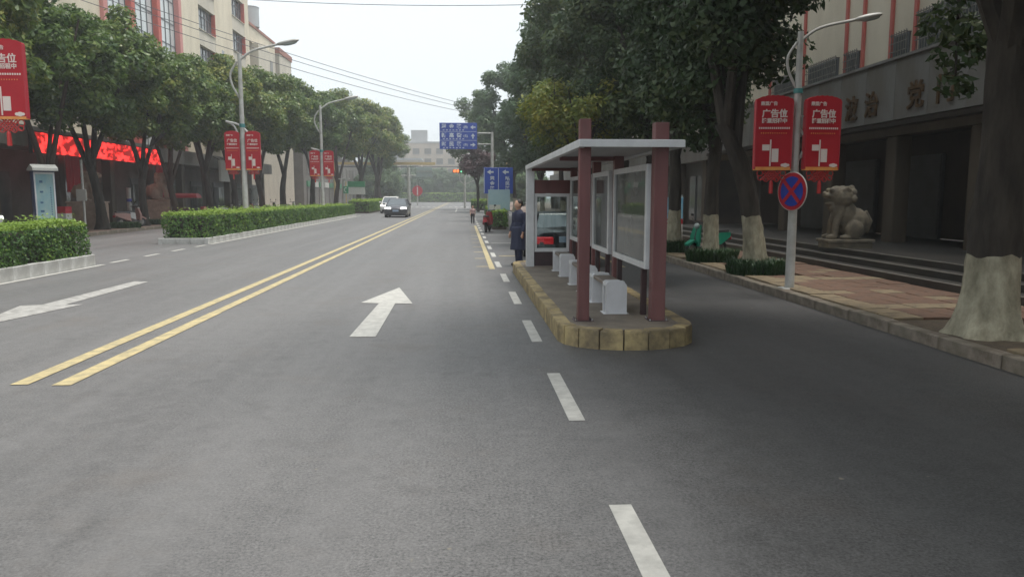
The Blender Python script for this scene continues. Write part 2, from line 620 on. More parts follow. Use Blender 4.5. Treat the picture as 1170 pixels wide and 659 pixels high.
mat('car_white', (0.70, 0.69, 0.66), 0.3)
mat('car_black', (0.015, 0.016, 0.022), 0.22, spec=0.7)
mat('lamp_white', (0.8, 0.82, 0.82), 0.2, emit=(1, 1, 0.97), estr=0.8)
mat('tail_red', (0.45, 0.01, 0.02), 0.2, emit=(1, 0.03, 0.04), estr=0.12)
mat('plate', (0.35, 0.45, 0.6), 0.5)
mat('scooter_green', (0.015, 0.24, 0.15), 0.4)
mat('scooter_red', (0.30, 0.025, 0.035), 0.5)
mat('scooter_white', (0.6, 0.6, 0.6), 0.4)
mat('scooter_pink', (0.36, 0.22, 0.20), 0.5)
mat('scooter_black', (0.03, 0.03, 0.035), 0.4)
mat('skin', (0.50, 0.30, 0.21), 0.6)
mat('hair', (0.02, 0.016, 0.014), 0.6)
mat('navy', (0.022, 0.028, 0.06), 0.8)
mat('trousers_dark', (0.03, 0.028, 0.032), 0.85)
mat('pink_check', (0.42, 0.20, 0.20), 0.8, col2=(0.60, 0.48, 0.46), scale=22, lo=0.45, hi=0.55)
mat('shoe', (0.02, 0.02, 0.02), 0.6)
mat('ad_blue', (0.12, 0.42, 0.66), 0.4, col2=(0.35, 0.60, 0.72), scale=3)
mat('ad_pale', (0.34, 0.46, 0.44), 0.35, col2=(0.20, 0.36, 0.42), scale=2.2, stretch=(1, 1, 0.7))
mat('ad_green', (0.05, 0.24, 0.12), 0.4)
mat('ad_mark', (0.05, 0.12, 0.22), 0.5)
mat('navy_metal', (0.03, 0.045, 0.12), 0.4)
mat('lichen_white', (0.55, 0.55, 0.52), 0.6)
mat('yellow_steel', (0.52, 0.38, 0.15), 0.5, col2=(0.45, 0.34, 0.16), scale=2)
mat('sign_back', (0.36, 0.42, 0.41), 0.45)
mat('signal_case', (0.40, 0.22, 0.05), 0.5)
mat('signal_red', (0.5, 0.08, 0.02), 0.4, emit=(1, 0.12, 0.03), estr=1.5)
mat('signal_green', (0.1, 0.7, 0.35), 0.4, emit=(0.25, 1.0, 0.55), estr=2.5)
mat('pale_panel', (0.28, 0.42, 0.48), 0.3, col2=(0.34, 0.48, 0.52), scale=2)
mat('cable', (0.10, 0.10, 0.11), 0.6)
mat('cloth_blue', (0.05, 0.06, 0.35), 0.7)
mat('soil', (0.05, 0.04, 0.03), 0.95, col2=(0.08, 0.06, 0.045), scale=6)
mat('far_wall', (0.50, 0.43, 0.36), 0.9, col2=(0.44, 0.38, 0.32), scale=0.3)
mat('far_grey', (0.42, 0.42, 0.42), 0.9, col2=(0.34, 0.34, 0.34), scale=0.3)
mat('far_window', (0.16, 0.15, 0.14), 0.4)
mat('tank', (0.40, 0.42, 0.43), 0.45)

# the red scrolling light strip over the shop: lit diodes with dark gaps between the running marks
m = mat('led_red', (0.25, 0.01, 0.01), 0.5)
nt = m.node_tree
p = nt.nodes['Principled BSDF']
tc = nt.nodes.new('ShaderNodeTexCoord')
mp = nt.nodes.new('ShaderNodeMapping')
mp.inputs['Scale'].default_value = (1, 1.6, 2.6)
no = nt.nodes.new('ShaderNodeTexNoise')
no.inputs['Scale'].default_value = 1.1
no.inputs['Detail'].default_value = 5
rg = nt.nodes.new('ShaderNodeMapRange')
rg.inputs['From Min'].default_value = 0.45
rg.inputs['From Max'].default_value = 0.56
rg.inputs['To Min'].default_value = 0.12
rg.inputs['To Max'].default_value = 0.95
nt.links.new(tc.outputs['Object'], mp.inputs['Vector'])
nt.links.new(mp.outputs['Vector'], no.inputs['Vector'])
nt.links.new(no.outputs['Fac'], rg.inputs['Value'])
p.inputs['Emission Color'].default_value = (1, 0.035, 0.03, 1)
nt.links.new(rg.outputs['Result'], p.inputs['Emission Strength'])

glass_mat('pane_glass', (0.72, 0.78, 0.77), 0.04)
leaf_mat('leaf_left', (0.042, 0.098, 0.022), (0.125, 0.19, 0.038), (0.30, 0.30, 0.065), 0.40, rough=0.38)
leaf_mat('leaf_right', (0.026, 0.058, 0.022), (0.045, 0.08, 0.028), (0.085, 0.11, 0.035), 0.2)
leaf_mat('leaf_lime', (0.07, 0.12, 0.024), (0.15, 0.19, 0.036), (0.30, 0.28, 0.05), 0.38)
leaf_mat('leaf_far', (0.05, 0.10, 0.045), (0.085, 0.145, 0.06), (0.14, 0.19, 0.07), 0.3)
leaf_mat('leaf_mid', (0.035, 0.075, 0.026), (0.075, 0.115, 0.034), (0.16, 0.17, 0.045), 0.3, rough=0.4)
leaf_mat('leaf_plum', (0.05, 0.028, 0.03), (0.07, 0.035, 0.04), (0.10, 0.05, 0.05), 0.2)
leaf_mat('leaf_hedge', (0.042, 0.105, 0.026), (0.09, 0.18, 0.036), (0.19, 0.29, 0.055), 0.25, nscale=2.2)
leaf_mat('leaf_hedge_tip', (0.16, 0.26, 0.04), (0.24, 0.36, 0.055), (0.34, 0.43, 0.075), 0.3, nscale=2.2)
leaf_mat('leaf_tuft', (0.02, 0.055, 0.02), (0.035, 0.08, 0.03), (0.06, 0.11, 0.04), 0.2, nscale=3)

# ================================================================== SETTING
M = MATS
struct(MB().box(-400, 400, -200, 700, -0.6, -0.03).build('ground', M['ground']))
road = struct(MB().box(-16.0, 5.3, -40, 205, -0.3, 0.0).build('road', M['asphalt']))
# the bus bay's asphalt is darkened to paint in canopy and windscreen shade
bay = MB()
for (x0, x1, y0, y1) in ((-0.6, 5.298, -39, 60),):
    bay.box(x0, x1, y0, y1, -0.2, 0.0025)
struct(bay.build('bus_bay_shade', M['asphalt_bay_shaded']))
struct(MB().box(-120, 120, 205, 219, -0.3, -0.002).build('cross_street', M['asphalt']))


def mark(name, poly, m, z=0.0065):
    mb = MB()
    mb.add([(x, y, z) for x, y in poly], [tuple(range(len(poly)))])
    return mb.build(name, M[m], road)


def strip(name, x0, x1, y0, y1, m, z=0.0065):
    return mark(name, [(x0, y0), (x1, y0), (x1, y1), (x0, y1)], m, z)


strip('yellow_line', -4.12, -3.96, 6.95, 200, 'paint_yellow')
strip('yellow_line', -3.73, -3.56, 6.90, 11.2, 'paint_yellow')
strip('yellow_line', -3.72, -3.57, 11.2, 200, 'paint_yellow')
y = 2.40
while y < 75:                                          # dashes of the bus bay
    strip('lane_dash', 0.79, 0.915, y, y + 1.55, 'paint_white')
    y += 3.13
strip('yellow_line', 0.60, 0.73, 17.6, 44, 'paint_yellow')
y = 18.2
while y < 44:
    strip('yellow_tick', 0.30, 0.60, y, y + 0.14, 'paint_yellow')
    y += 2.4
# straight-ahead arrow in the near lane
mark('lane_arrow', [(-1.40, 9.12), (-1.08, 9.10), (-1.10, 11.98), (-0.82, 11.94), (-1.21, 14.1), (-1.66, 12.1), (-1.36, 12.02)], 'paint_white')
# worn arrow in the oncoming lane, pointing to the camera
mark('lane_arrow', [(-6.62, 15.5), (-6.30, 15.4), (-6.27, 12.15), (-6.02, 12.2), (-6.42, 9.9), (-6.92, 12.1), (-6.64, 12.2)], 'paint_white_worn')
strip('edge_line', -9.08, -8.93, -5, 19.4, 'paint_white')
strip('edge_line', -9.08, -8.93, 27.5, 67, 'paint_white')
y = 19.9
while y < 27:
    strip('lane_dash', -9.12, -8.98, y, y + 1.0, 'paint_white')
    y += 2.05
for k in range(7):                                     # zebra crossing and stop line far ahead
    strip('crossing_bar', -8.4 + k * 0.9, -7.95 + k * 0.9, 118, 122, 'paint_white')
for k in range(5):
    strip('crossing_bar', -3.2 + k * 0.9, -2.75 + k * 0.9, 118, 122, 'paint_white')
strip('stop_line', -3.4, 0.6, 112, 112.5, 'paint_white')
strip('lane_line', -0.95, -0.8, 82, 104, 'paint_white')
# marked parking bay behind the shelter
strip('bay_line', 1.0, 3.9, 21.4, 21.55, 'paint_yellow')
strip('bay_line', 3.78, 3.9, 17.9, 21.4, 'paint_yellow')
strip('bay_line', 1.0, 2.4, 27.4, 27.55, 'paint_white')
strip('bay_line', 1.0, 2.4, 33.4, 33.55, 'paint_white')

# ---- right pavement with kerb stones and single paving tiles
rp = struct(MB().box(5.47, 40, -30, 205, -0.3, 0.125).build('right_pavement', M['dirt']))
struct(MB().box(5.48, 39, 24.2, 204, 0.10, 0.148).build('right_pavement_far', M['pavement']))
kerb_me = MB().cbox(0, 0.155, 0, 0.985, -0.2, 0.15, 0.012).mesh('kerb_stone')
kerb_me.materials.append(M['kerb_stone'])
for k in range(34):
    o = obj('kerb_stone', kerb_me, None, rp, (5.30 + random.uniform(-.008, .008), 2 + k * 1.0, random.uniform(-.012, .006)))
    o.rotation_euler.z = random.uniform(-.006, .006)
struct(MB().box(5.31, 5.46, 36, 204, -0.2, 0.146).build('right_kerb_far', M['kerb_stone']))
tile_me = [MB().cbox(0, 0.392, 0, 0.392, 0.0, 0.045, 0.006).mesh('paving_tile') for _ in range(2)]
tile_me[0].materials.append(M['tile_red'])
tile_me[1].materials.append(M['tile_buff'])
PITS = [(6.02, 8.15, 0.95), (5.95, 15.0, 0.62), (6.0, 18.0, 0.62), (6.0, 21.2, 0.62)]
ntile = 0
for j in range(47):
    for i in range(6):
        x, y = 5.50 + i * 0.4, 5.2 + j * 0.4
        if any(abs(x + .2 - a) < c and abs(y + .2 - b) < c for a, b, c in PITS):
            continue
        buff = i == 0 or (j % 9 in (3,)) or random.random() < 0.05
        o = obj('paving_tile', tile_me[1 if buff else 0], None, rp,
                (x, y, 0.112 + random.uniform(-.006, .007)))
        o.rotation_euler = (random.uniform(-.012, .012), random.uniform(-.012, .012), random.uniform(-.012, .012))

# ---- left pavement
lp = struct(MB().box(-60, -16.16, -30, 205, -0.3, 0.15).build('left_pavement', M['pavement']))
kl_me = MB().cbox(0, 0.155, 0, 0.985, -0.2, 0.155, 0.012).mesh('kerb_stone')
kl_me.materials.append(M['kerb_stone'])
for k in range(36):
    obj('kerb_stone', kl_me, None, lp, (-16.155, 24 + k * 1.0, random.uniform(-.01, .005)))
struct(MB().box(-16.15, -16.0, 60, 204, -0.2, 0.15).build('left_kerb_far', M['kerb_stone']))

# ---- bus stop island: concrete top, yellow kerb stones
isl = struct(bpy.data.objects.new('traffic_island', None))
COL.objects.link(isl)
CX_I, W_I, Y0_I, Y1_I = 1.90, 0.80, 8.72, 16.9
HK = 0.22


def island_outline(off, n=14):
    w = W_I - off
    r = 0.62
    pts = []
    # rounded near end (flattened), straight sides, rounded far end
    for k in range(n + 1):
        t = math.pi + math.pi * k / n
        pts.append((CX_I + w * math.cos(t), Y0_I + (r - off) * math.sin(t)))
    for k in range(n + 1):
        t = math.pi * k / n
        pts.append((CX_I + w * math.cos(t), Y1_I + (r - off) * math.sin(t)))
    return pts


top = MB().prism(island_outline(0.15), -0.1, HK - 0.012, 'z')
top.build('island_top', M['concrete'], isl)
# kerb stones: the near end in nine stones, straight sides in lengths of a metre
out_n = island_outline(0.0, 9)[:10]
in_n = island_outline(0.165, 9)[:10]


def stone(a, b, c, d, parent=isl, name='kerb_stone', m='kerb_yellow', h=HK, gap=0.008):
    """a-b outer edge, d-c inner edge"""
    q = [Vector((*p, 0)) for p in (a, b, c, d)]
    cen = sum(q, Vector()) / 4
    e1 = (q[1] - q[0]).normalized() * gap
    q = [q[0] + e1, q[1] - e1, q[2] - e1, q[3] + e1]
    dz = random.uniform(-.008, .006)
    mb = MB()
    lo = [(p.x, p.y, -0.1) for p in q]
    mid = [(p.x, p.y, h - 0.02 + dz) for p in q]
    hi = [tuple((Vector((p.x, p.y, 0)).lerp(cen, 0.07)) + Vector((0, 0, h + dz))) for p in q]
    mb.loft([lo, mid, hi])
    return mb.build(name, M[m], parent)


for k in range(9):
    stone(out_n[k], out_n[k + 1], in_n[k + 1], in_n[k])
ny = 8
for k in range(ny):
    ya = Y0_I + (Y1_I - Y0_I) * k / ny
    yb = Y0_I + (Y1_I - Y0_I) * (k + 1) / ny
    stone((CX_I - W_I, yb), (CX_I - W_I, ya), (CX_I - W_I + .165, ya), (CX_I - W_I + .165, yb))
    stone((CX_I + W_I, ya), (CX_I + W_I, yb), (CX_I + W_I - .165, yb), (CX_I + W_I - .165, ya))
of, inf_ = island_outline(0.0, 9)[10:], island_outline(0.165, 9)[10:]
for k in range(9):
    stone(of[k], of[k + 1], inf_[k + 1], inf_[k])

# ================================================================== TREES
def crown_points(rng, clumps, per, squash=0.75):
    P, N = [], []
    for (c, r) in clumps:
        n = int(per * r * r)
        d = rng.normal(0, 1, (n, 3))
        d /= np.linalg.norm(d, axis=1)[:, None]
        rad = r * rng.uniform(0.25, 1.0, n) ** 0.6
        q = d * rad[:, None]
        q[:, 2] *= squash
        P.append(q + np.array(c))
        nn = d.copy()
        nn[:, 2] += 0.55
        N.append(nn)
    return np.concatenate(P), np.concatenate(N)


def make_clumps(rng, cx, cy, cz, rx, ry, rz, n, rmin, rmax):
    out = []
    for k in range(n):
        d = rng.normal(0, 1, 3)
        d /= np.linalg.norm(d)
        f = rng.uniform(0.45, 1.0) ** 0.7
        c = (cx + d[0] * rx * f, cy + d[1] * ry * f, cz + d[2] * rz * f)
        out.append((c, rng.uniform(rmin, rmax)))
    return out


def trunk_mesh(rng, base_r, h_fork, clumps, lean, n_limb, flare=1.5, z_from=0.0, z_paint=None):
    """returns trunk builder (and painted-base builder)"""
    tr, pb = MB(), MB()
    nz = max(8, int(h_fork / 0.11))
    na = 26
    ph = rng.uniform(0, 6.28, 8)
    zs = [h_fork * (k / nz) ** 1.25 for k in range(nz + 1)]
    pts, V = [], []
    for z in zs:
        t = z / h_fork
        cx = lean[0] * t * t + 0.05 * math.sin(z * 1.7 + ph[0]) * t
        cy = lean[1] * t * t + 0.04 * math.sin(z * 2.1 + ph[1]) * t
        pts.append((cx, cy, z))
        for k in range(na):
            an = 2 * math.pi * k / na
            r = base_r * (1.0 - 0.28 * t) * (1 + (flare - 1) * math.exp(-z / 0.28))
            r *= 1 + 0.16 * math.exp(-z / 0.22) * math.cos(5 * an + ph[2])           # root spurs
            r *= 1 + 0.035 * math.sin(9 * an + 1.3 * math.sin(z * 2.3 + ph[3])) + 0.03 * math.sin(4 * an + z * 3.1 + ph[4])
            r *= 1 + 0.02 * rng.normal()
            for (kz, ka) in ((ph[5] / 6.28 * 2.2 + .4, ph[6]), (ph[7] / 6.28 * 2 + .6, ph[3])):   # knots
                da = math.atan2(math.sin(an - ka), math.cos(an - ka))
                r += base_r * .16 * math.exp(-(da / .35) ** 2 - ((z - kz) / .12) ** 2)
            zz = z
            if z_paint:                                          # uneven brush edge
                zz += math.exp(-((z - z_paint) / .22) ** 2) * (0.02 * math.sin(3 * an + ph[1]) + 0.012 * math.sin(7 * an + ph[2]))
            V.append((cx + r * math.cos(an), cy + r * math.sin(an), zz))
    paint_f, bark_f = [], []
    for i in range(nz):
        for k in range(na):
            f_ = (i * na + k, i * na + (k + 1) % na, (i + 1) * na + (k + 1) % na, (i + 1) * na + k)
            lim = z_paint or 0
            (paint_f if z_paint and zs[i] < lim else bark_f).append(f_)
    for builder, fs in ((tr, bark_f), (pb, paint_f)):
        if not fs:
            continue
        ids = sorted(set(q for f_ in fs for q in f_))
        mp_ = {q: n_ for n_, q in enumerate(ids)}
        builder.add([V[q] for q in ids], [tuple(mp_[q] for q in f_) for f_ in fs])
    top = Vector(pts[-1])

    def bez(a, m_, b, n=7):
        return [a * (1 - t) ** 2 + m_ * 2 * t * (1 - t) + b * t * t for t in [q / (n - 1) for q in range(n)]]
    npr = 4
    sect = [[] for _ in range(npr)]
    a0 = rng.uniform(0, 6.28)
    for i, (c, r) in enumerate(clumps):
        sect[int(((math.atan2(c[1] - top.y, c[0] - top.x) + a0) % 6.2832) / 6.2832 * npr) % npr].append(i)
    for ids in sect:
        if not ids:
            continue
        cen = sum((Vector(clumps[i][0]) for i in ids), Vector()) / len(ids)
        f = rng.uniform(0.0, 1.0)
        start = Vector(pts[int(nz * .86)]).lerp(top, f)
        end = start.lerp(cen, 1.15) + Vector((0, 0, .4))
        mid = start.lerp(end, 0.45) + Vector((rng.normal(0, .15), rng.normal(0, .15), 0.5))
        P = bez(start, mid, end)
        r0 = base_r * rng.uniform(0.48, 0.66)
        tr.tube(P, [r0 * (1 - 0.75 * q / 6) for q in range(7)], 8, caps=False)
        ids = sorted(ids, key=lambda i: rng.random())[:max(2, n_limb // npr)]
        for i in ids:
            c = Vector(clumps[i][0])
            k = int(rng.integers(2, 6))
            sp = P[k]
            q = bez(sp, sp.lerp(c, .5) + Vector((rng.normal(0, .12), rng.normal(0, .12), .25)), c)
            r1 = r0 * (1 - .75 * k / 6) * .7
            tr.tube(q, [r1 * (1 - 0.85 * e / 6) + 0.006 for e in range(7)], 6, caps=False)
            for _ in range(3):
                a = q[random.randrange(3, 6)]
                d = Vector(rng.normal(0, 1, 3)).normalized() * clumps[i][1] * 0.9
                tr.tube([a, a + d * .5 + Vector((0, 0, .05)), a + d], [0.022, 0.014, 0.006], 5, caps=False)
    return tr, pb


def make_tree(seed, name, label, group, cfg):
    rng = np.random.default_rng(seed)
    random.seed(seed)
    cl = make_clumps(rng, *cfg['crown'], cfg['n'], cfg['rmin'], cfg['rmax']) + cfg.get('extra', [])
    t = thing(name, label, 'tree', (0, 0, 0), 0, group)
    tr, pb = trunk_mesh(rng, cfg['tr'], cfg['fork'], cl, cfg.get('lean', (0, 0)), cfg.get('limbs', 12),
                        cfg.get('flare', 1.5), z_paint=cfg.get('paint'))
    tr.build('trunk', M[cfg.get('bark', 'bark')], t, True)
    if pb.v:
        pb.build('whitewashed_base', M['whitewash'], t, True)
    P, N = crown_points(rng, cl, cfg['per'])
    leaves('crown', P, N, cfg['leaf'][0], cfg['leaf'][1], rng, M[cfg['lm']], t)
    return t


LEFT_CFG = dict(crown=(0, 0, 7.3, 3.1, 3.3, 2.5), n=82, rmin=0.5, rmax=1.0, per=560, leaf=(0.24, 0.14), lm='leaf_left', tr=0.24, fork=2.9, limbs=14, lean=(0.2, 0.0))
LP = [make_tree(11, 'street_tree', '', '', LEFT_CFG),
      make_tree(12, 'street_tree', '', '', dict(LEFT_CFG, crown=(0.2, 0, 7.5, 3.1, 3.2, 2.7), tr=0.22, fork=2.6, lean=(-0.3, 0.2), bark='bark_brown')),
      make_tree(13, 'street_tree', '', '', dict(LEFT_CFG, crown=(0, 0, 7.8, 3.2, 3.3, 3.0), tr=0.26, fork=3.2, lean=(0.3, -0.3)))]
# (x, y, prototype, scale, rotation, label)
LEFT = [(-16.8, 19.5, 2, 1.05, 10, 'leafy street tree at the left edge, over the nearest red banner'),
        (-17.0, 26.6, 0, 1.00, 40, 'dark forked street tree beside the parked white car on the left'),
        (-16.8, 31.8, 1, 0.95, 160, 'brown trunked street tree just right of the tall lit advertising box'),
        (-16.9, 36.6, 2, 0.93, 250, 'reddish trunked street tree in front of the red light strip'),
        (-16.9, 41.2, 0, 0.92, 100, 'street tree in front of the right hand stone lion across the street'),
        (-17.0, 46.0, 1, 0.95, 20, 'thin dark street tree just right of the right hand stone lion'),
        (-16.8, 51.5, 2, 1.0, 300, 'street tree behind the long hedge, above the red covered tricycle'),
        (-16.9, 57.5, 0, 1.05, 210, 'street tree behind the first pair of far red banners'),
        (-16.6, 64.0, 1, 1.14, 60, 'street tree between the two far left lamp posts'),
        (-16.6, 71.0, 2, 1.16, 130, 'tall street tree in front of the pale house with the rooftop tank'),
        (-15.5, 79.0, 0, 1.24, 350, 'round street tree just left of the second far lamp post'),
        (-14.8, 89.0, 1, 1.3, 190, 'street tree behind the second far pair of red banners'),
        (-13.8, 101.0, 2, 1.34, 90, 'tall hazy street tree right of the second far lamp post'),
        (-13.0, 114.0, 0, 1.5, 0, 'hazy round tree at the right end of the left tree row'),
        (-14.0, 130.0, 1, 1.4, 45, 'last hazy tree of the left row, lowest against the sky')]
used = set()
for (x, y, k, s, rz, lab) in LEFT:
    t = LP[k] if k not in used else copy_tree(LP[k])
    used.add(k)
    t.location = (x, y, 0.14)
    t.scale = (s, s, s)
    t.rotation_euler.z = R(rz)
    tag(t, lab, 'tree', 'street trees along the left pavement')

RC = dict(crown=(-0.6, 0, 7.0, 1.45, 2.3, 3.7), n=74, rmin=0.5, rmax=0.95, per=640, leaf=(0.17, 0.095), lm='leaf_right', tr=0.20, fork=3.0, limbs=14, paint=1.1, lean=(-0.3, 0))
near = make_tree(21, 'street_tree', '', '', dict(RC, crown=(-1.1, 0.2, 8.3, 3.6, 3.6, 3.6), n=80, rmin=.7, rmax=1.25, leaf=(0.14, 0.075), per=900, tr=0.275, fork=3.7, flare=1.65, lean=(0.16, 0.1), paint=0.92,
                 extra=[((0.50, 1.6, 3.45), 0.36), ((0.35, 1.7, 3.85), 0.36), ((0.75, 1.6, 3.75), 0.36), ((0.48, 1.6, 3.05), 0.27), ((.2, 1.2, 4.1), .3)]))
near.location = (5.98, 8.15, 0.1)
tag(near, 'thick street tree with whitewashed base at the right edge of the pavement', 'tree', 'street trees along the right pavement')
RPR = [make_tree(22, 'street_tree', '', '', dict(RC, lean=(-0.75, 0.1), tr=0.22)),
       make_tree(23, 'street_tree', '', '', dict(RC, lean=(0.05, 0))),
       make_tree(24, 'street_tree', '', '', dict(RC, crown=(-0.8, 0, 7.3, 2.1, 2.6, 4.2), n=80, rmin=.5, rmax=1.0, per=380, leaf=(.22, .12), lm='leaf_mid', lean=(0.15, 0))),
       make_tree(25, 'street_tree', '', '', dict(RC, crown=(-0.3, 0, 8.6, 3.0, 3.4, 4.7), n=84, rmin=.6, rmax=1.15, per=300, leaf=(0.30, 0.17), lm='leaf_far', lean=(-0.2, 0)))]
RIGHT = [(5.95, 15.0, 0, 1.0, 0, 'whitewashed leaning street tree just left of the no stopping sign'),
         (6.0, 18.0, 1, 0.96, 0, 'dark straight street tree with the green scooter behind it'),
         (6.0, 21.2, 1, 1.0, 150, 'slim whitewashed street tree in front of the blue notice board'),
         (6.3, 25.5, 1, 1.05, 30, 'dark street tree seen through the gap beside the right shelter post'),
         (6.4, 30.5, 2, 1.0, 20, 'dark street tree behind the glazed panels of the bus shelter'),
         (6.0, 36.0, 2, 1.08, 0, 'tall dark street tree rising behind the middle of the shelter roof'),
         (6.9, 43.0, 3, 1.0, 10, 'tall grey green tree above the left end of the shelter roof'),
         (6.9, 52.0, 3, 1.08, -20, 'broad tree reaching the top of the picture right of the open sky'),
         (6.6, 63.0, 3, 1.02, 35, 'round hazy tree behind the blue lane direction board'),
         (5.4, 79.0, 3, 1.16, -40, 'hazy tree right behind the large blue road sign'),
         (1.9, 97.0, 3, 1.12, 60, 'pale hazy tree farthest left of the right tree row')]
RIGHT += [(6.1, 4.6, 2, 1.0, 0, 'unseen street tree added beside the camera to shade the right lane')]  # out of view, put in so their crowns darken the right lane
RIGHT += [(6.1, 1.0, 2, 1.05, 20, 'second unseen street tree added beside the camera for its shade'),
          (6.1, -3.4, 2, 1.05, -15, 'unseen street tree added behind the camera on the right for its shade')]
used = set()
for (x, y, k, s, rz, lab) in RIGHT:
    t = RPR[k] if k not in used else copy_tree(RPR[k])
    used.add(k)
    t.location = (x, y, 0.1)
    t.scale = (s, s, s)
    t.rotation_euler.z = R(rz)
    tag(t, lab, 'tree', 'street trees along the right pavement')
lime = make_tree(31, 'street_tree', 'yellow green young tree growing behind the shelter roof', None,
                 dict(RC, crown=(-0.5, 0, 4.5, 1.8, 1.8, 1.15), n=32, rmin=0.4, rmax=0.75, per=430, leaf=(0.17, 0.09), lm='leaf_lime', tr=0.09, fork=2.4, limbs=9, paint=None, lean=(-.2, 0)))
lime.location = (4.3, 26.0, 0.003)
plum = make_tree(32, 'plum_tree', 'dark purple leaved tree hanging under the large blue road sign', None,
                 dict(RC, crown=(0, 0, 5.6, 1.5, 1.5, 1.6), n=20, rmin=0.6, rmax=0.9, per=420, leaf=(0.26, 0.16), lm='leaf_plum', tr=0.12, fork=3.0, limbs=8, paint=None, lean=(0, 0)))
plum.location = (1.6, 84.0, 0.0)
# trees that close the far end of the street
FC = dict(crown=(0, 0, 5.2, 4.4, 3.6, 4.2), n=54, rmin=1.2, rmax=2.0, per=130, leaf=(0.5, 0.3), lm='leaf_far', tr=0.25, fork=2.6, limbs=8, lean=(0, 0), flare=1.2)
FP = [make_tree(41, 'far_tree', '', '', FC), make_tree(42, 'far_tree', '', '', dict(FC, crown=(0, 0, 4.7, 4.8, 3.6, 3.7)))]
used = set()
FAR = [(-30, 226, 0, 1.25, 'at the far left end of the street'), (-22, 232, 1, 1.2, 'second from the left behind the yellow beam'), (-14, 224, 0, 1.05, 'behind the grey car'),
       (-8, 230, 1, 1.15, 'behind the grey sign back'), (-2, 225, 0, 0.95, 'behind the red round sign'), (4, 229, 1, 1.1, 'straight down the middle of the road'),
       (10, 226, 0, 1.15, 'behind the traffic lights'), (17, 233, 1, 1.2, 'behind the far lamp with the white arms'), (-38, 236, 1, 1.3, 'hidden mostly by the left tree row'),
       (-19, 180, 1, 1.0, 'left of the road behind the white car'), (-17, 158, 0, 0.95, 'above the green and white board'), (9, 150, 0, 0.9, 'right of the road beyond the traffic lights'),
       (8, 182, 1, 0.95, 'right of the far crossing'), (9.5, 120, 1, 0.9, 'behind the blue lane direction board on the right')]
for (x, y, k, s, lab) in FAR:
    t = FP[k] if k not in used else copy_tree(FP[k])
    used.add(k)
    t.location = (x, y, -0.03)
    t.scale = (s, s, s)
    t.rotation_euler.z = R((x * 37 + y * 11) % 360)
    tag(t, 'hazy green tree far down the street, ' + lab, 'tree', 'trees closing the far end of the street')

# ================================================================== HEDGES
def hedge_points(rng, x0, x1, y0, y1, z0, z1, dens, wave=0.10):
    P, N = [], []

    def face(n, f, nrm):
        a, b = rng.random(n), rng.random(n)
        p = f(a, b)
        s = 0.5 + 0.5 * np.sin(p[:, 1] * 2.3 + p[:, 0] * 3.1) * np.sin(p[:, 2] * 5 + p[:, 1] * 0.9)
        p += np.array(nrm) * (wave * s)[:, None] - np.array(nrm) * (rng.random(n) ** 2 * 0.14)[:, None]
        P.append(p)
        N.append(np.tile(np.array(nrm, float) + (0, 0, 0.35), (n, 1)))
    col = np.column_stack
    lx, ly, lz = x1 - x0, y1 - y0, z1 - z0
    face(int(dens * lx * ly), lambda a, b: col((x0 + a * lx, y0 + b * ly, np.full_like(a, z1))), (0, 0, 1))
    face(int(dens * ly * lz), lambda a, b: col((np.full_like(a, x1), y0 + a * ly, z0 + b * lz)), (1, 0, 0))
    face(int(dens * ly * lz * .6), lambda a, b: col((np.full_like(a, x0), y0 + a * ly, z0 + b * lz)), (-1, 0, 0))
    face(int(dens * lx * lz), lambda a, b: col((x0 + a * lx, np.full_like(a, y0), z0 + b * lz)), (0, -1, 0))
    face(int(dens * lx * lz), lambda a, b: col((x0 + a * lx, np.full_like(a, y1), z0 + b * lz)), (0, 1, 0))
    return np.concatenate(P), np.concatenate(N)


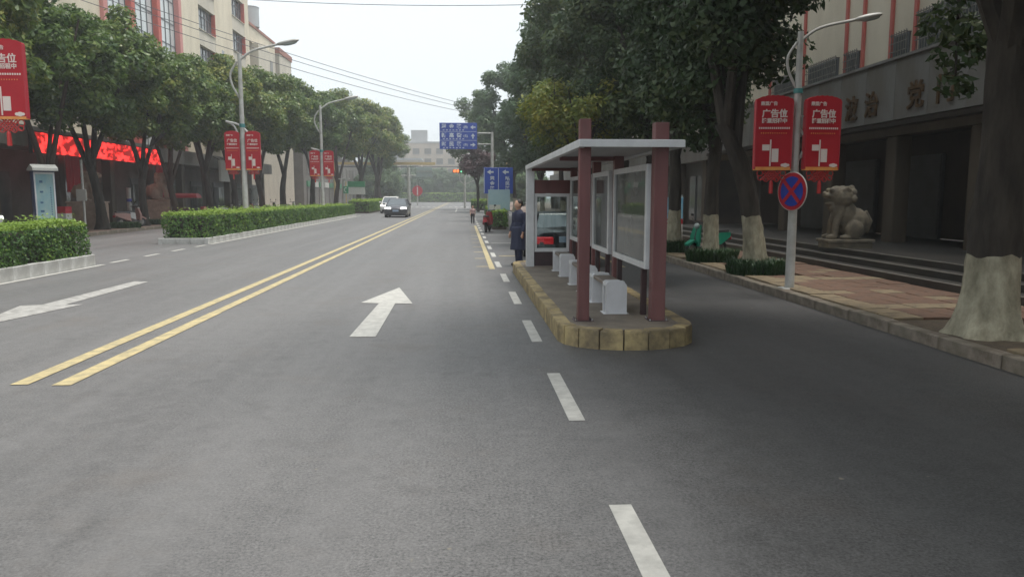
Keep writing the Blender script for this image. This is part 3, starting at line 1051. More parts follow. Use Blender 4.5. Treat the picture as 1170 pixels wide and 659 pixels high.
def hedge(seed, name, label, x0, x1, y0, y1, ztop, dens, leaf, stones=None, h=0.28, taper=0.0, group='clipped hedges on the left divider'):
    rng = np.random.default_rng(seed)
    t = thing(name, label, 'hedge', ((x0 + x1) / 2, y0, 0), 0, group)
    ox, oy = -(x0 + x1) / 2, -y0
    w = (x1 - x0) / 2
    L = y1 - y0
    MB().box(-w + .12, w - .12, .12, L - .12, -0.05, h - 0.03).build('soil', M['soil'], t)
    MB().box(-w + .3, w - .3, .32, L - .32, h - .1, ztop - 0.17).build('branches', M['bark'], t)
    P, N = hedge_points(rng, -w + .14, w - .10, .14, L - .14, h, ztop, dens)
    ns = int(len(P) * .05)                                        # stray shoots that escaped the shears
    pick = rng.integers(0, len(P), ns)
    P = np.concatenate([P, P[pick] + N[pick] * rng.uniform(.02, .13, ns)[:, None]])
    N = np.concatenate([N, N[pick]])
    P[:, 2] += .035 * np.sin(P[:, 1] * 1.7) * np.sin(P[:, 0] * 2.4 + P[:, 1] * .6) * (P[:, 2] > h + .3)
    if taper:
        P[:, 2] = h + (P[:, 2] - h) * (1 - taper * P[:, 1] / L)
    zz = (P[:, 2] - h) / (ztop - h)
    tip = (zz > 0.93) | (rng.random(len(P)) < 0.06)
    leaves('foliage', P[~tip], N[~tip], leaf, leaf * .55, rng, M['leaf_hedge'], t)
    leaves('new_shoots', P[tip], N[tip], leaf, leaf * .55, rng, M['leaf_hedge_tip'], t)
    if stones:
        sl = stones
        n = int(L / sl)
        sl = L / n
        smx = MB().cbox(-.07, .07, .004, sl - .004, -0.1, h, 0.012).mesh('kerb_stone')
        smx.materials.append(M['kerb_white'])
        for k in range(n):
            for sx in (w - .07, -w + .07):
                if k * sl + y0 < 6:
                    continue
                obj('kerb_stone', smx, None, t, (sx, k * sl, random.uniform(-.005, .005)))
        ne = 3
        ew = (2 * w - .28) / ne
        em = MB().cbox(.004, ew - .004, -.07, .07, -0.1, h, 0.012).mesh('kerb_stone')
        em.materials.append(M['kerb_white'])
        for k in range(ne):
            for sy in (0.07, L - .07):
                obj('kerb_stone', em, None, t, (-w + .14 + k * ew, sy, random.uniform(-.005, .005)))
    return t


hedge(51, 'hedge', 'near clipped green hedge in a white kerb at the left edge', -10.75, -9.10, 6.0, 19.2, 1.06, 900, 0.075, 0.55, 0.28)
hedge(52, 'hedge', 'long clipped green hedge in a white kerb beneath the two far lamp posts', -10.85, -9.10, 27.5, 65, 1.08, 420, 0.10, 0.75, 0.22, 0.12)
hedge(53, 'hedge', 'far clipped hedge left of the road beside the white oncoming car', -11.5, -9.3, 76, 112, 1.25, 110, 0.2, None, 0.2)
hedge(54, 'hedge', 'small bright hedge at the right kerb behind the red moped', 1.35, 2.3, 38.5, 52, 0.95, 200, 0.13, None, 0.15, group='hedges along the right kerb')
hedge(55, 'hedge', 'low far hedge below the far lamp with white arms', 1.0, 3.2, 92, 106, 1.2, 80, 0.24, None, 0.2, group='hedges along the right kerb')


hedge(56, 'hedge', 'dark far hedge closing the end of the road', -34, 24, 220, 223.5, 2.6, 22, 0.5, None, 0.1, group='hedges at the far end')


def tuft(seed, label, loc, rx, ry, h, n=1500):
    rng = np.random.default_rng(seed)
    t = thing('grass_tuft', label, 'plant', loc, 0, 'plants in the tree pits')
    mb = MB()
    for k in range(n):
        a, r = rng.uniform(0, 6.28), math.sqrt(rng.random())
        x, y = rx * r * math.cos(a), ry * r * math.sin(a)
        d = rng.uniform(0, 6.28)
        ln = h * rng.uniform(.6, 1.15)
        dx, dy = math.cos(d) * ln * .45, math.sin(d) * ln * .45
        wx, wy = -math.sin(d) * .012, math.cos(d) * .012
        o = len(mb.v)
        mb.v += [(x - wx, y - wy, 0), (x + wx, y + wy, 0), (x + dx * .5 + wx, y + dy * .5 + wy, ln * .75), (x + dx * .5 - wx, y + dy * .5 - wy, ln * .75), (x + dx, y + dy, ln * .95)]
        mb.f += [(o, o + 1, o + 2, o + 3), (o + 3, o + 2, o + 4)]
    me = bpy.data.meshes.new('blades')
    me.from_pydata(mb.v, [], mb.f)
    obj('blades', me, M['leaf_tuft'], t)
    return t


tuft(61, 'clump of dark grass round the leaning whitewashed tree', (5.95, 14.85, .12), .62, .55, .34)
tuft(62, 'clump of dark grass round the trunk that hides the green scooter', (5.98, 17.8, .12), .60, .5, .34)
tuft(63, 'clump of dark grass round the slim tree by the blue board', (6.0, 21.0, .12), .65, .6, .36)

tuft(64, 'low dark round plant bed by the pink moped across the street', (-16.75, 38.4, .15), .8, .5, .30)
tuft(65, 'low dark round plant bed before the right hand stone lion', (-16.75, 43.2, .15), .8, .5, .30)

# ================================================================== BUS SHELTER
sh = thing('bus_shelter', 'open bus shelter with maroon posts, flat white roof and glazed panels', 'bus shelter', (1.86, 8.9, HK - 0.02))
ox, oy, oz = 1.86, 8.9, HK - 0.02


def S(mb_name, m, *boxes, ch=0.006, smooth=False):
    mb = MB()
    for b in boxes:
        mb.cbox(b[0] - ox, b[1] - ox, b[2] - oy, b[3] - oy, b[4] - oz, b[5] - oz, ch)
    return mb.build(mb_name, M[m], sh, smooth)


for (x, y, w, zt) in ((1.437, 8.97, .135, 2.60), (2.335, 8.93, .165, 2.56)):
    S('post', 'maroon', (x - w / 2, x + w / 2, y - w / 2, y + w / 2, HK - .02, zt))
for y in (11.33, 13.2, 15.95):
    S('post', 'maroon', (2.26, 2.40, y - .07, y + .07, HK - .02, 2.42))
S('post', 'white_metal', (1.33, 1.50, 15.98, 16.14, HK - .02, 2.262))
for (x, y) in ((1.437, 8.97), (2.335, 8.93)):
    S('foot_flange', 'maroon_dark', (x - .12, x + .12, y - .12, y + .12, HK - .018, HK - .004))
    for a in (-1, 1):
        for b in (-1, 1):
            MB().tube([(x + a * .1 - ox, y + b * .1 - oy, HK - .004 - oz), (x + a * .1 - ox, y + b * .1 - oy, HK + .016 - oz)], .012, 6).build('bolt', M['chrome'], sh)
# roof: frame of four fascia beams, soffit slats, top sheet
S('fascia', 'white_metal', (1.33, 2.57, 8.70, 8.78, 2.265, 2.35))
S('fascia', 'white_metal', (1.33, 1.41, 8.783, 16.197, 2.262, 2.352))
S('fascia', 'white_metal', (2.49, 2.57, 8.783, 16.197, 2.262, 2.352))
S('fascia', 'white_metal', (1.33, 2.57, 16.20, 16.28, 2.265, 2.35))
roof = S('roof', 'white_metal', (1.42, 2.48, 8.79, 16.19, 2.33, 2.345))
y = 8.80
slat = MB().cbox(0, 1.06, 0, .14, 0, .016, .004).mesh('soffit_slat')
slat.materials.append(M['soffit'])
k = 0
while y < 16.1:
    # the near slats are cut round the two near posts
    obj('soffit_slat', slat, None, roof, (1.42 - ox, y - oy, 2.293 - oz))
    y += 0.155
# beams under the roof tying the posts
S('beam', 'maroon', (1.44, 2.34, 11.30, 11.36, 2.225, 2.288))
S('beam', 'maroon', (1.44, 2.34, 15.90, 15.96, 2.225, 2.288))


def panel(y0, y1, z0, z1, x=2.27, pm='poster'):
    f = MB()
    w = 0.075
    for b in ((x - .05, x + .05, y0, y0 + w, z0, z1), (x - .05, x + .05, y1 - w, y1, z0, z1),
              (x - .049, x + .049, y0 + w, y1 - w, z0, z0 + w), (x - .049, x + .049, y0 + w, y1 - w, z1 - w, z1)):
        f.cbox(b[0] - ox, b[1] - ox, b[2] - oy, b[3] - oy, b[4] - oz, b[5] - oz, .006)
    fo = f.build('panel_frame', M['white_metal'], sh)
    MB().box(x - .02 - ox, x + .02 - ox, y0 + w - oy, y1 - w - oy, z0 + w - oz, z1 - w - oz).build('glazed_poster', M[pm], fo)
    for yy in (y0 + .25, y1 - .3):
        MB().cbox(x - .035 - ox, x + .035 - ox, yy - .035 - oy, yy + .035 - oy, 0.002, z0 - oz - .001, .005).build('panel_leg', M['maroon_dark'], sh)
    return fo


panel(9.10, 11.15, 0.81, 2.09)
panel(11.52, 12.98, 0.81, 2.09, pm='poster_grey')
panel(13.45, 15.72, 0.81, 2.09)
# end wall: board, window, lower board
S('end_board', 'maroon', (1.505, 2.26, 16.02, 16.08, 1.76, 2.04))
S('end_board', 'maroon_dark', (1.505, 2.26, 16.02, 16.08, HK + .0, .52))
f = MB()
for b in ((1.503, 1.56, 16.0, 16.1, .523, 1.757), (2.20, 2.255, 16.0, 16.1, .523, 1.757), (1.56, 2.20, 16.0, 16.1, .523, .60), (1.56, 2.20, 16.0, 16.1, 1.69, 1.757)):
    f.cbox(b[0] - ox, b[1] - ox, b[2] - oy, b[3] - oy, b[4] - oz, b[5] - oz, .005)
fo = f.build('end_window_frame', M['white_metal'], sh)
MB().box(1.56 - ox, 2.20 - ox, 16.045 - oy, 16.055 - oy, .60 - oz, 1.69 - oz).build('pane', M['pane_glass'], fo)

# ---- benches
def bench(y, L, label):
    t = thing('bench', label, 'bench', (1.94, y, HK - .02), 0, 'white benches under the bus shelter')
    for yy in (0.0, L - .24):
        # bent sheet: up, over with round shoulders, down
        prof = []
        w, h, r = .135, .42, .07
        prof = [(-w, 0), (-w, h - r * .4), (-w + r * .4, h)]
        prof += [(w - r + r * math.sin(a), h - r + r * math.cos(a)) for a in [0, .4, .8, 1.2, 1.5708]]
        prof += [(w, 0)]
        prof = prof[::-1]
        e = MB().prism(prof, yy, yy + .05, 'y')
        e.prism(prof, yy + .19, yy + .24, 'y')
        e.prism([(p[0], p[1]) for p in prof if p[1] > h - r - .001][::-1] + [(-w, h - .05), (w, h - .05)][::1], yy + .05, yy + .19, 'y') if False else None
        e.box(-w + .004, w - .02, yy + .05, yy + .19, h - .06, h - .004)
        e.build('end_support', M['bench_white'], t, False)
        MB().cbox(-w - .03, w + .03, yy - .015, yy + .255, 0, .012, .003).build('foot_plate', M['bench_white'], t)
    MB().cbox(-.12, .12, .241, L - .241, .355, .40, .006).build('seat', M['bench_seat'], t)
    return t


bench(9.42, 1.28, 'nearest white bench with brown seat beside the right shelter post')
bench(11.55, 1.28, 'middle white bench seen behind the left shelter post')
bench(13.92, 1.28, 'farthest white bench by the end window of the shelter')

# ================================================================== LAMPS, BANNERS, SIGNS
def arc(pts, n=14):
    """smooth curve through control points (Catmull-Rom)"""
    P = [Vector(p) for p in pts]
    P = [P[0] * 2 - P[1]] + P + [P[-1] * 2 - P[-2]]
    out = []
    for i in range(1, len(P) - 2):
        for s in range(n):
            t = s / n
            a, b, c, d = P[i - 1], P[i], P[i + 1], P[i + 2]
            out.append(0.5 * ((2 * b) + (c - a) * t + (2 * a - 5 * b + 4 * c - d) * t * t + (3 * b - a - 3 * c + d) * t ** 3))
    out.append(P[-2])
    return out


def street_lamp(label, loc, H, arm, band, group, r=0.10, s=1.0, double=False):
    t = thing('street_lamp', label, 'street lamp', loc, 0, group)
    MB().tube([(0, 0, 0), (0, 0, .02), (0, 0, H * .5), (0, 0, H)], [r * 1.05, r, r * .85, r * .6], 16).build('pole', M['pole_white'], t, True)
    MB().cbox(-r * 1.9, r * 1.9, -r * 1.9, r * 1.9, 0, .025, .01).build('base_plate', M['pole_white'], t)
    MB().tube([(0, 0, band), (0, 0, band + .14 * s)], r * .95, 16).build('band', M['teal'], t, True)
    MB().tube(arc([(0, 0, H * .965), (arm * .35, 0, H + .12 * s), (arm, 0, H + .38 * s)]), [.045 * s] * 29, 8).build('arm', M['pole_white'], t, True)
    Mr = Matrix.Rotation(R(-12), 3, 'Y')
    hd = MB().ell((arm + .32 * s, 0, H + .45 * s), (.46 * s, .15 * s, .09 * s), 16, 10, Mr).build('lamp_head', M['pole_white'], t, True)
    MB().ell((arm + .40 * s, 0, H + .40 * s), (.30 * s, .11 * s, .06 * s), 14, 8, Mr).build('lens', M['sign_back'], hd, True)
    # curled ornaments
    MB().tube(arc([(0, 0, H - 1.75 * s), (-.30 * s, 0, H - 1.2 * s), (-.36 * s, 0, H - .75 * s), (-.1 * s, 0, H - .3 * s)]), [.042 * s] * 43, 7).build('ornament', M['pole_white'], t, True)
    MB().tube(arc([(-.62 * s, 0, H - 2.55 * s), (-.3 * s, 0, H - 2.75 * s), (-.06 * s, 0, H - 3.4 * s)]), [.038 * s] * 29, 7).build('ornament', M['pole_white'], t, True)
    MB().tube(arc([(-.62 * s, 0, H - 2.55 * s), (-.1 * s, 0, H - 2.7 * s), (.28 * s, 0, H - 3.1 * s), (.24 * s, 0, H - 3.5 * s), (.03 * s, 0, H - 3.9 * s)]), [.042 * s] * 57, 7).build('ornament', M['pole_white'], t, True)
    return t


def banner(label, loc, w, h, group, rz=0, full=True):
    """boxed red advertisement with printed lettering, scalloped crest and a knotted tassel; origin at the board's middle"""
    t = thing('banner', label, 'banner', loc, rz, group)
    n = 14
    crest = [(-w / 2, -h / 2), (w / 2, -h / 2), (w / 2, h / 2 - .02)]
    for k in range(n + 1):
        u = 1 - 2 * k / n
        crest.append((u * w / 2 * .98, h / 2 + h * .055 * (1 - abs(u) ** 2.5) * (0.82 + .18 * abs(math.cos(k * 1.57)))))
    crest.append((-w / 2, h / 2 - .02))
    MB().prism(crest, -.05, .05, 'y').build('board', M['banner_red'], t)
    for b in ((-w / 2 - .008, -w / 2 + .012, -.056, .056, -h / 2, h / 2 - .03), (w / 2 - .012, w / 2 + .008, -.056, .056, -h / 2, h / 2 - .03)):
        MB().box(*b).build('side_frame', M['sign_red'], t)
    MB().box(-w / 2, w / 2, -.054, .054, -h / 2 - .02, -h / 2 + .035).build('gold_strip', M['banner_gold'], t)
    yf = -.054
    text('lettering', '鼎盟广告', w * .115, M['banner_print'], t, (-w * .16, yf, h * .43), bold=.0015)
    text('lettering', '广告位', w * .235, M['banner_print'], t, (0, yf, h * .285), bold=.004)
    text('lettering', '隆重招租中', w * .14, M['banner_print'], t, (0, yf, h * .185), bold=.0025)
    row = MB()
    k, x = 0, -w * .42
    while x < w * .40:
        row.box(x, x + w * .036, yf - .003, yf + .003, h * .072, h * .072 + h * .026)
        x += w * .058
    row.build('small_print', M['banner_print'], t)
    row = MB()
    x = -w * .36
    while x < w * .36:
        row.box(x, x + w * .022, yf - .003, yf + .003, h * .005, h * .005 + h * .016)
        x += w * .062
    row.build('small_print', M['banner_gold'], t)
    MB().box(-w * .10, -w * .065, yf - .004, yf + .004, -h * .46, -h * .08).build('printed_post', M['banner_print'], t)
    MB().box(-w * .31, -w * .11, yf - .004, yf + .004, -h * .235, -h * .15).build('printed_box', M['banner_print'], t)
    MB().box(-w * .045, w * .14, yf - .004, yf + .004, -h * .40, -h * .21).build('printed_box', M['banner_print'], t)
    cl = MB()
    for (cx, r) in ((.27, .055), (.34, .075), (.41, .05)):
        pts = [(w * cx + w * r * math.cos(a * .5236), -h * .445 + w * r * .75 * math.sin(a * .5236)) for a in range(12)]
        cl.prism(pts, yf - .003 - cx * .002, yf + .003, 'y')
    cl.build('printed_cloud', M['banner_print'], t)
    # knotted ornament under the board
    kn = MB()
    s = w * .16
    for i in range(-2, 3):
        for sg in (-1, 1):
            c = i * s * .52
            kn.tube([(c - s * .9, 0.01 * sg, -h / 2 - s * 1.0 - sg * s * .9), (c + s * .9, -.01 * sg, -h / 2 - s * 1.0 + sg * s * .9)], s * .09, 6)
    for (cx, cz, r) in ((-2.0, -.7, .5), (2.0, -.7, .5), (-1.9, -1.5, .42), (1.9, -1.5, .42), (-1.0, -.42, .4), (1.0, -.42, .4), (0, -.4, .42), (-.9, -1.75, .4), (.9, -1.75, .4)):
        kn.tube([(cx * s + r * s * math.cos(a * .5236), 0, -h / 2 + cz * s + r * s * math.sin(a * .5236)) for a in range(13)], s * .085, 6, caps=False)
    kn.build('knot', M['knot_red'], t)
    MB().tube([(0, 0, -h / 2 - s * 1.9), (0, 0, -h / 2 - s * 2.3), (0, 0, -h / 2 - s * 4.2)], [s * .12, s * .32, s * .36], 8).build('tassel', M['knot_red'], t)
    # clamps to the pole
    return t


GL = 'lamp posts of the left divider'
for (y, lab) in ((16.4, 'white lamp post of the nearest left banner, mostly beyond the picture edge'),
                 (35.0, 'white curled lamp post standing in the long hedge, nearer of two'),
                 (54.0, 'white curled lamp post standing in the long hedge, farther of two')):
    street_lamp(lab, (-9.85, y, 0.1), 7.85, 1.75, 4.65, GL, r=.13, s=1.15)
GB = 'red banners on the left lamp posts'
banner('red banner with white lettering and red knot cut by the left picture edge', (-9.30, 16.35, 4.03), .82, 1.50, GB)
banner('left red banner on the nearer lamp post in the long hedge', (-10.30, 34.95, 3.70), .64, 1.62, GB)
banner('right red banner on the nearer lamp post in the long hedge', (-9.40, 34.95, 3.70), .64, 1.62, GB)
banner('left red banner on the farther lamp post in the long hedge', (-10.32, 53.95, 3.95), .70, 1.66, GB)
banner('right red banner on the farther lamp post in the long hedge', (-9.38, 53.95, 3.95), .70, 1.66, GB)

lr = street_lamp('white lamp post carrying the no stopping sign on the right pavement', (5.06, 11.35, 0), 4.25, .95, 3.26, 'lamp posts of the right pavement', r=.078, s=.55)
lr.location = (5.55, 12.45, .13)
# the post stands just behind the kerb
banner('left red banner on the right lamp post, above the no stopping sign', (5.14, 12.42, 2.72), .60, 1.14, 'red banners on the right lamp post', R(-4))
banner('right red banner on the right lamp post, before the grey name board', (5.97, 12.42, 2.72), .60, 1.14, 'red banners on the right lamp post', R(4))
for zz in (2.35, 3.02):
    MB().box(-.36, .36, -.02, .02, zz - .13 - .012, zz - .13 + .012).build('banner_bracket', M['pole_white'], lr)


def disc(n, r, y0, y1):
    return MB().prism([(r * math.cos(2 * math.pi * k / n), r * math.sin(2 * math.pi * k / n)) for k in range(n)], y0, y1, 'y')


sg = thing('no_stopping_sign', 'round blue and red no stopping sign on the right lamp post', 'traffic sign', (5.46, 12.31, 1.78), R(-69))
disc(40, .322, .0, .012).build('rim', M['lichen_white'], sg)
disc(40, .31, -.006, -.001).build('red_ring', M['sign_red'], sg)
disc(40, .247, -.012, -.007).build('blue_disc', M['sign_blue'], sg)
for a in (45, -45):
    MB().box(-.252, .252, -.018 - (.002 if a > 0 else 0), -.013, -.032, .032, Matrix.Rotation(R(a), 4, 'Y')).build('red_bar', M['sign_red'], sg)
MB().box(-.03, .03, .013, .09, -.05, .05).build('clamp', M['pole_white'], sg)

# ================================================================== RIGHT BUILDING
rb = thing('building', 'cream building with red strips over a grey name board and dark stone porch', 'building', (11, 6, 0.14))
bx_, by_, bz_ = 11, 6, 0.14
YA, YB = -6.0, 34.0


def B(name, m, b, parent=rb, o=(11, 6, 0.14), ch=0.0):
    mb = MB()
    args = (b[0] - o[0], b[1] - o[0], b[2] - o[1], b[3] - o[1], b[4] - o[2], b[5] - o[2])
    if ch:
        mb.cbox(*args, ch)
    else:
        mb.box(*args)
    return mb.build(name, M[m], parent)


B('upper_wall', 'cream', (11.6, 20, YA, YB, 3.62, 14.0))
fas = B('name_board', 'granite', (11.06, 11.59, YA, YB, 3.64, 5.12))
pm_ = MB().cbox(0, .055, 0, 1.392, 0, 1.50, .006).mesh('facing_panel')
pm_.materials.append(M['granite'])
k = 0
y = YA + 4
while y < YB - 1.4:
    obj('facing_panel', pm_, None, fas, (11.0 - 11, y - 6, 3.635 - .14))
    y += 1.40
B('coping', 'granite', (10.95, 11.62, YA, YB, 5.139, 5.21))
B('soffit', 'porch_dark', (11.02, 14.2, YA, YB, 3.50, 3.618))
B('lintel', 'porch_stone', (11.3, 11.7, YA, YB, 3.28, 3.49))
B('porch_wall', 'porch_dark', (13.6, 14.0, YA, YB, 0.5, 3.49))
for y in (9.4, 12.6, 16.0, 19.4, 22.8, 26.2, 29.6):
    B('column', 'porch_stone', (11.35, 11.80, y, y + .48, .47, 3.279), ch=.03)
for y in (10.6, 13.9, 17.3, 20.7, 24.1, 27.5):
    d = B('shutter', 'shutter', (13.50, 13.597, y, y + 2.0, .47, 2.9))
    for j in range(9):
        B('shutter_slat', 'shutter', (13.47, 13.499, y + .03, y + 1.97, .60 + j * .255, .60 + j * .255 + .22), d)
B('dado_panel', 'porch_stone', (12.4, 12.7, 15.2, 16.6, .47, 2.1), ch=.02)
# steps
for j in range(3):
    x0 = 7.95 + j * .42
    st = B('step', 'granite_dark', (x0, 9.21 if j < 2 else 13.6, YA, 33 - j * .2, .10, .26 + j * .11), ch=.006) if j == 2 else B('step', 'granite_dark', (x0, x0 + .43, YA, 33 - j * .2, .10, .26 + j * .11), ch=.006)
    B('nosing', 'step_edge', (x0 - .012, x0 + .05, YA, 33 - j * .2, .262 + j * .11, .276 + j * .11), st)
# red vertical strips and barred windows
for y in (28.4, 25.6, 22.75, 21.75, 20.3, 19.2, 15.6, 14.4):
    B('red_strip', 'facade_red', (11.53, 11.597, y - .06, y + .06, 5.22, 14))


def barred(y0, y1, z0, z1):
    f = MB()
    X0, X1 = 11.56, 11.595
    w = .05
    for b in ((y0, y0 + w, z0, z1), (y1 - w, y1, z0, z1), (y0 + w, y1 - w, z0, z0 + w), (y0 + w, y1 - w, z1 - w, z1), ((y0 + y1) / 2 - .02, (y0 + y1) / 2 + .02, z0 + w, z1 - w)):
        f.box(X0 - 11, X1 - 11, b[0] - 6, b[1] - 6, b[2] - .14, b[3] - .14)
    o = f.build('window_frame', M['mullion'], rb)
    B('pane', 'window_glass', (11.575, 11.598, y0 + w, y1 - w, z0 + w, z1 - w), o)
    g = MB()
    y = y0 - .02
    while y < y1 + .03:
        g.tube([(11.47 - 11, y - 6, z0 - .05 - .14), (11.47 - 11, y - 6, z1 + .05 - .14)], .011, 5)
        y += .115
    for z in np.linspace(z0, z1, 4):
        g.box(11.46 - 11, 11.48 - 11, y0 - .05 - 6, y1 + .05 - 6, z - .012 - .14, z + .012 - .14)
    for yy in (y0 - .02, y1 + .02):
        for z in (z0 + .02, z1 - .02):
            g.box(11.47 - 11, 11.6 - 11, yy - .012 - 6, yy + .012 - 6, z - .012 - .14, z + .012 - .14)
    g.build('window_bars', M['grille'], o)


for (a, b, z1) in ((26.0, 28.0, 5.95), (21.95, 22.65, 5.92), (19.45, 20.15, 5.95), (16.0, 19.0, 6.3), (11.5, 14.2, 6.3), (23.2, 25.2, 5.95)):
    barred(a, b, 5.28, z1)
for (a, b) in ((16.0, 19.0), (21.95, 22.65), (19.45, 20.15), (23.2, 25.2)):
    barred(a, b, 8.3, 9.9)
for (ch, y) in (('波', 21.1), ('治', 20.05), ('党', 18.05), ('门', 16.9)):
    text('letter', ch, .70, M['bronze'], rb, (10.975 - 11, y - 6, 4.10 - .14), facing='-x', ext=.02, bold=.012)

# the next building along, darker, with plain pilasters
b2 = thing('building', 'dark grey building with pilasters behind the right street trees', 'building', (11, 35, .14))
o2 = (11, 35, .14)
B('wall', 'granite_dark', (11.8, 22, 35, 100, 0, 4.2), b2, o2)
B('upper_wall', 'cream_pale', (11.9, 22, 35, 100, 4.21, 11), b2, o2)
B('band', 'granite', (11.4, 11.79, 35, 100, 3.4, 4.4), b2, o2)
y = 35.5
while y < 100:
    B('pilaster', 'porch_stone', (11.5, 11.79, y, y + .5, .01, 3.39), b2, o2)
    w = B('window', 'window_glass', (11.72, 11.795, y + 1.0, y + 3.2, .5, 2.7), b2, o2)
    B('window_frame', 'mullion', (11.66, 11.72, y + 2.05, y + 2.12, .5, 2.7), w, o2)
    w = B('window', 'window_glass', (11.84, 11.895, y + 1.0, y + 2.8, 5.4, 7.0), b2, o2)
    y += 4.2

# ================================================================== LEFT BUILDINGS
lo_ = (-22, 30, .15)
lb = thing('building', 'tall cream building with glass stair front and red window reveals on the left', 'building', lo_)


def LBx(name, m, b, parent=lb, ch=0.0, o=lo_):
    return B(name, m, b, parent, o, ch)


# windows: columns along y, storeys of 3.25 m
WIN_Y = [(22.0, 26.0), (30.0, 34.0), (37.5, 41.5), (66.8, 71.0), (76.3, 80.4)]
ST = [5.95, 9.2, 12.45, 15.7, 18.95]
YL0, YL1 = 8.0, 82.0
CG0, CG1 = 49.2, 62.0
segs = []
prev = YL0
for (a, b) in WIN_Y:
    if a > CG0 and prev < CG0:
        segs.append((prev, CG0))
        prev = CG1
    segs.append((prev, a))
    prev = b
segs.append((prev, YL1))
for (a, b) in segs:
    LBx('wall_pier', 'cream', (-22.45, -22.0, a, b, 5.0, 24.0))
LBx('core', 'cream', (-36, -22.46, YL0, YL1, 0.0, 24.0))
for (a, b) in WIN_Y:
    z = 5.0
    for s in ST + [22.4]:
        LBx('spandrel', 'cream_pale', (-22.44, -22.012, a + .002, b - .002, z, min(s, 24)))
        z = s + 1.95
    for s in ST:
        w = LBx('window', 'window_glass', (-22.41, -22.36, a + .002, b - .002, s, s + 1.95))
        fr = MB()
        yy = a + .05
        n = 5
        for q in range(n + 1):
            c = a + .04 + (b - a - .08) * q / n
            fr.box(-22.36 + 22, -22.31 + 22, c - .035 - 30, c + .035 - 30, s - .15 + .03, s + 1.95 - .15)
        fr.box(-22.355 + 22, -22.315 + 22, a - 30, b - 30, s + 1.25 - .15, s + 1.31 - .15)
        fr.build('window_frame', M['mullion'], w)
        LBx('red_reveal', 'facade_red', (-22.40, -21.95, b - .05, b + .02, s - .02, s + 1.97), w)
        LBx('sill', 'cream_pale', (-22.3, -21.93, a - .08, b + .0, s - .07, s - .003), w)
w_small = LBx('window', 'window_glass', (-22.05, -21.996, 72.7, 73.4, 13.6, 15.0))
LBx('sill', 'cream_pale', (-22.0, -21.94, 72.6, 73.5, 13.5, 13.597), w_small)
# glass stair front: three bays between red pilasters
piers = [49.3, 53.3, 57.7, 61.9]
for i, y in enumerate(piers):
    LBx('pilaster', 'facade_red' if i in (1, 2) else 'facade_pink', (-22.4, -21.75, y - .28, y + .28, 5.0, 24.0), ch=.03)
LBx('glass_backing', 'far_grey', (-22.455, -22.42, CG0, CG1, 5, 24))
for i in range(3):
    a, b = piers[i] + .29, piers[i + 1] - .29
    n = 4
    pw = (b - a) / n
    pmx = MB().box(0, .03, .035, pw - .035, .03, 1.59).mesh('pane')
    pmx.materials.append(M['curtain_glass'])
    fr = MB()
    for q in range(n + 1):
        c = a + pw * q
        fr.box(-22.26 + 22, -22.14 + 22, c - .034 - 30, c + .034 - 30, 5 - .15, 24 - .15)
    for r in range(12):
        z = 5 + 1.62 * r
        fr.box(-22.25 + 22, -22.15 + 22, a - 30, b - 30, z - .03 - .15, z + .03 - .15)
    fo = fr.build('curtain_frame', M['mullion'], lb)
    for q in range(n):
        for r in range(11):
            obj('pane', pmx, None, fo, (-22.22 + 22, a + pw * q - 30, 5 + 1.62 * r - .15))
# ground floor: porch slab, pillars, recessed shop fronts
LBx('porch_slab', 'granite', (-22.3, -20.2, YL0, YL1, 4.0, 4.98))
LBx('shop_wall', 'shop_grey', (-22.5, -22.3, YL0, YL1, 0.0, 3.99))
y = 12.0
while y < YL1:
    LBx('pillar', 'porch_stone', (-20.95, -20.45, y, y + .55, 0.0, 3.997), ch=.03)
    sf = LBx('shop_front', 'shutter', (-22.29, -22.2, y + 1.2, y + 4.4, 0.05, 2.9))
    for j in range(3):
        LBx('door_leaf', 'window_glass', (-22.19, -22.15, y + 1.3 + j * 1.05, y + 2.25 + j * 1.05, .1, 2.5), sf)
    y += 5.6

led = thing('light_strip', 'glowing red scrolling light strip above the shop on the left', 'shop sign', (-20.1, 37, 3.75))
MB().box(-.02, .06, 0, 15.0, 0, .95).build('diode_panel', M['led_red'], led)
fr = MB()
for b in ((-.08, .08, -.06, -.002, -.05, 1.0), (-.08, .08, 15.002, 15.06, -.05, 1.0), (-.08, .08, 0, 15, -.05, -.002), (-.08, .08, 0, 15, .952, 1.0)):
    fr.box(*b)
fr.build('frame', M['dark_plastic'], led)


def drape(label, loc, w, h):
    mb = MB()
    n, r = 16, 10
    V = []
    for j in range(r + 1):
        for i in range(n + 1):
            V.append((.06 * math.sin(i * 1.9) * (0.5 + .5 * j / r), w * i / n * (1 - .05 * math.sin(j)), h - h * j / r))
    F = [(j * (n + 1) + i, j * (n + 1) + i + 1, (j + 1) * (n + 1) + i + 1, (j + 1) * (n + 1) + i) for j in range(r) for i in range(n)]
    mb.add(V, F)
    mb.add([(x - .02, y, z) for x, y, z in V], [tuple(reversed(f)) for f in F])
    o = mb.build('red_cloth', M['cloth_red'], None, True, loc)
    return tag(o, label, 'cloth', 'red cloths hanging under the light strip')


drape('red cloth hanging at the right end of the red light strip', (-19.9, 50.8, 1.6), 1.2, 2.1)
drape('red cloth hanging above the left hand stone lion across the street', (-19.9, 39.6, 1.9), 1.5, 1.85)

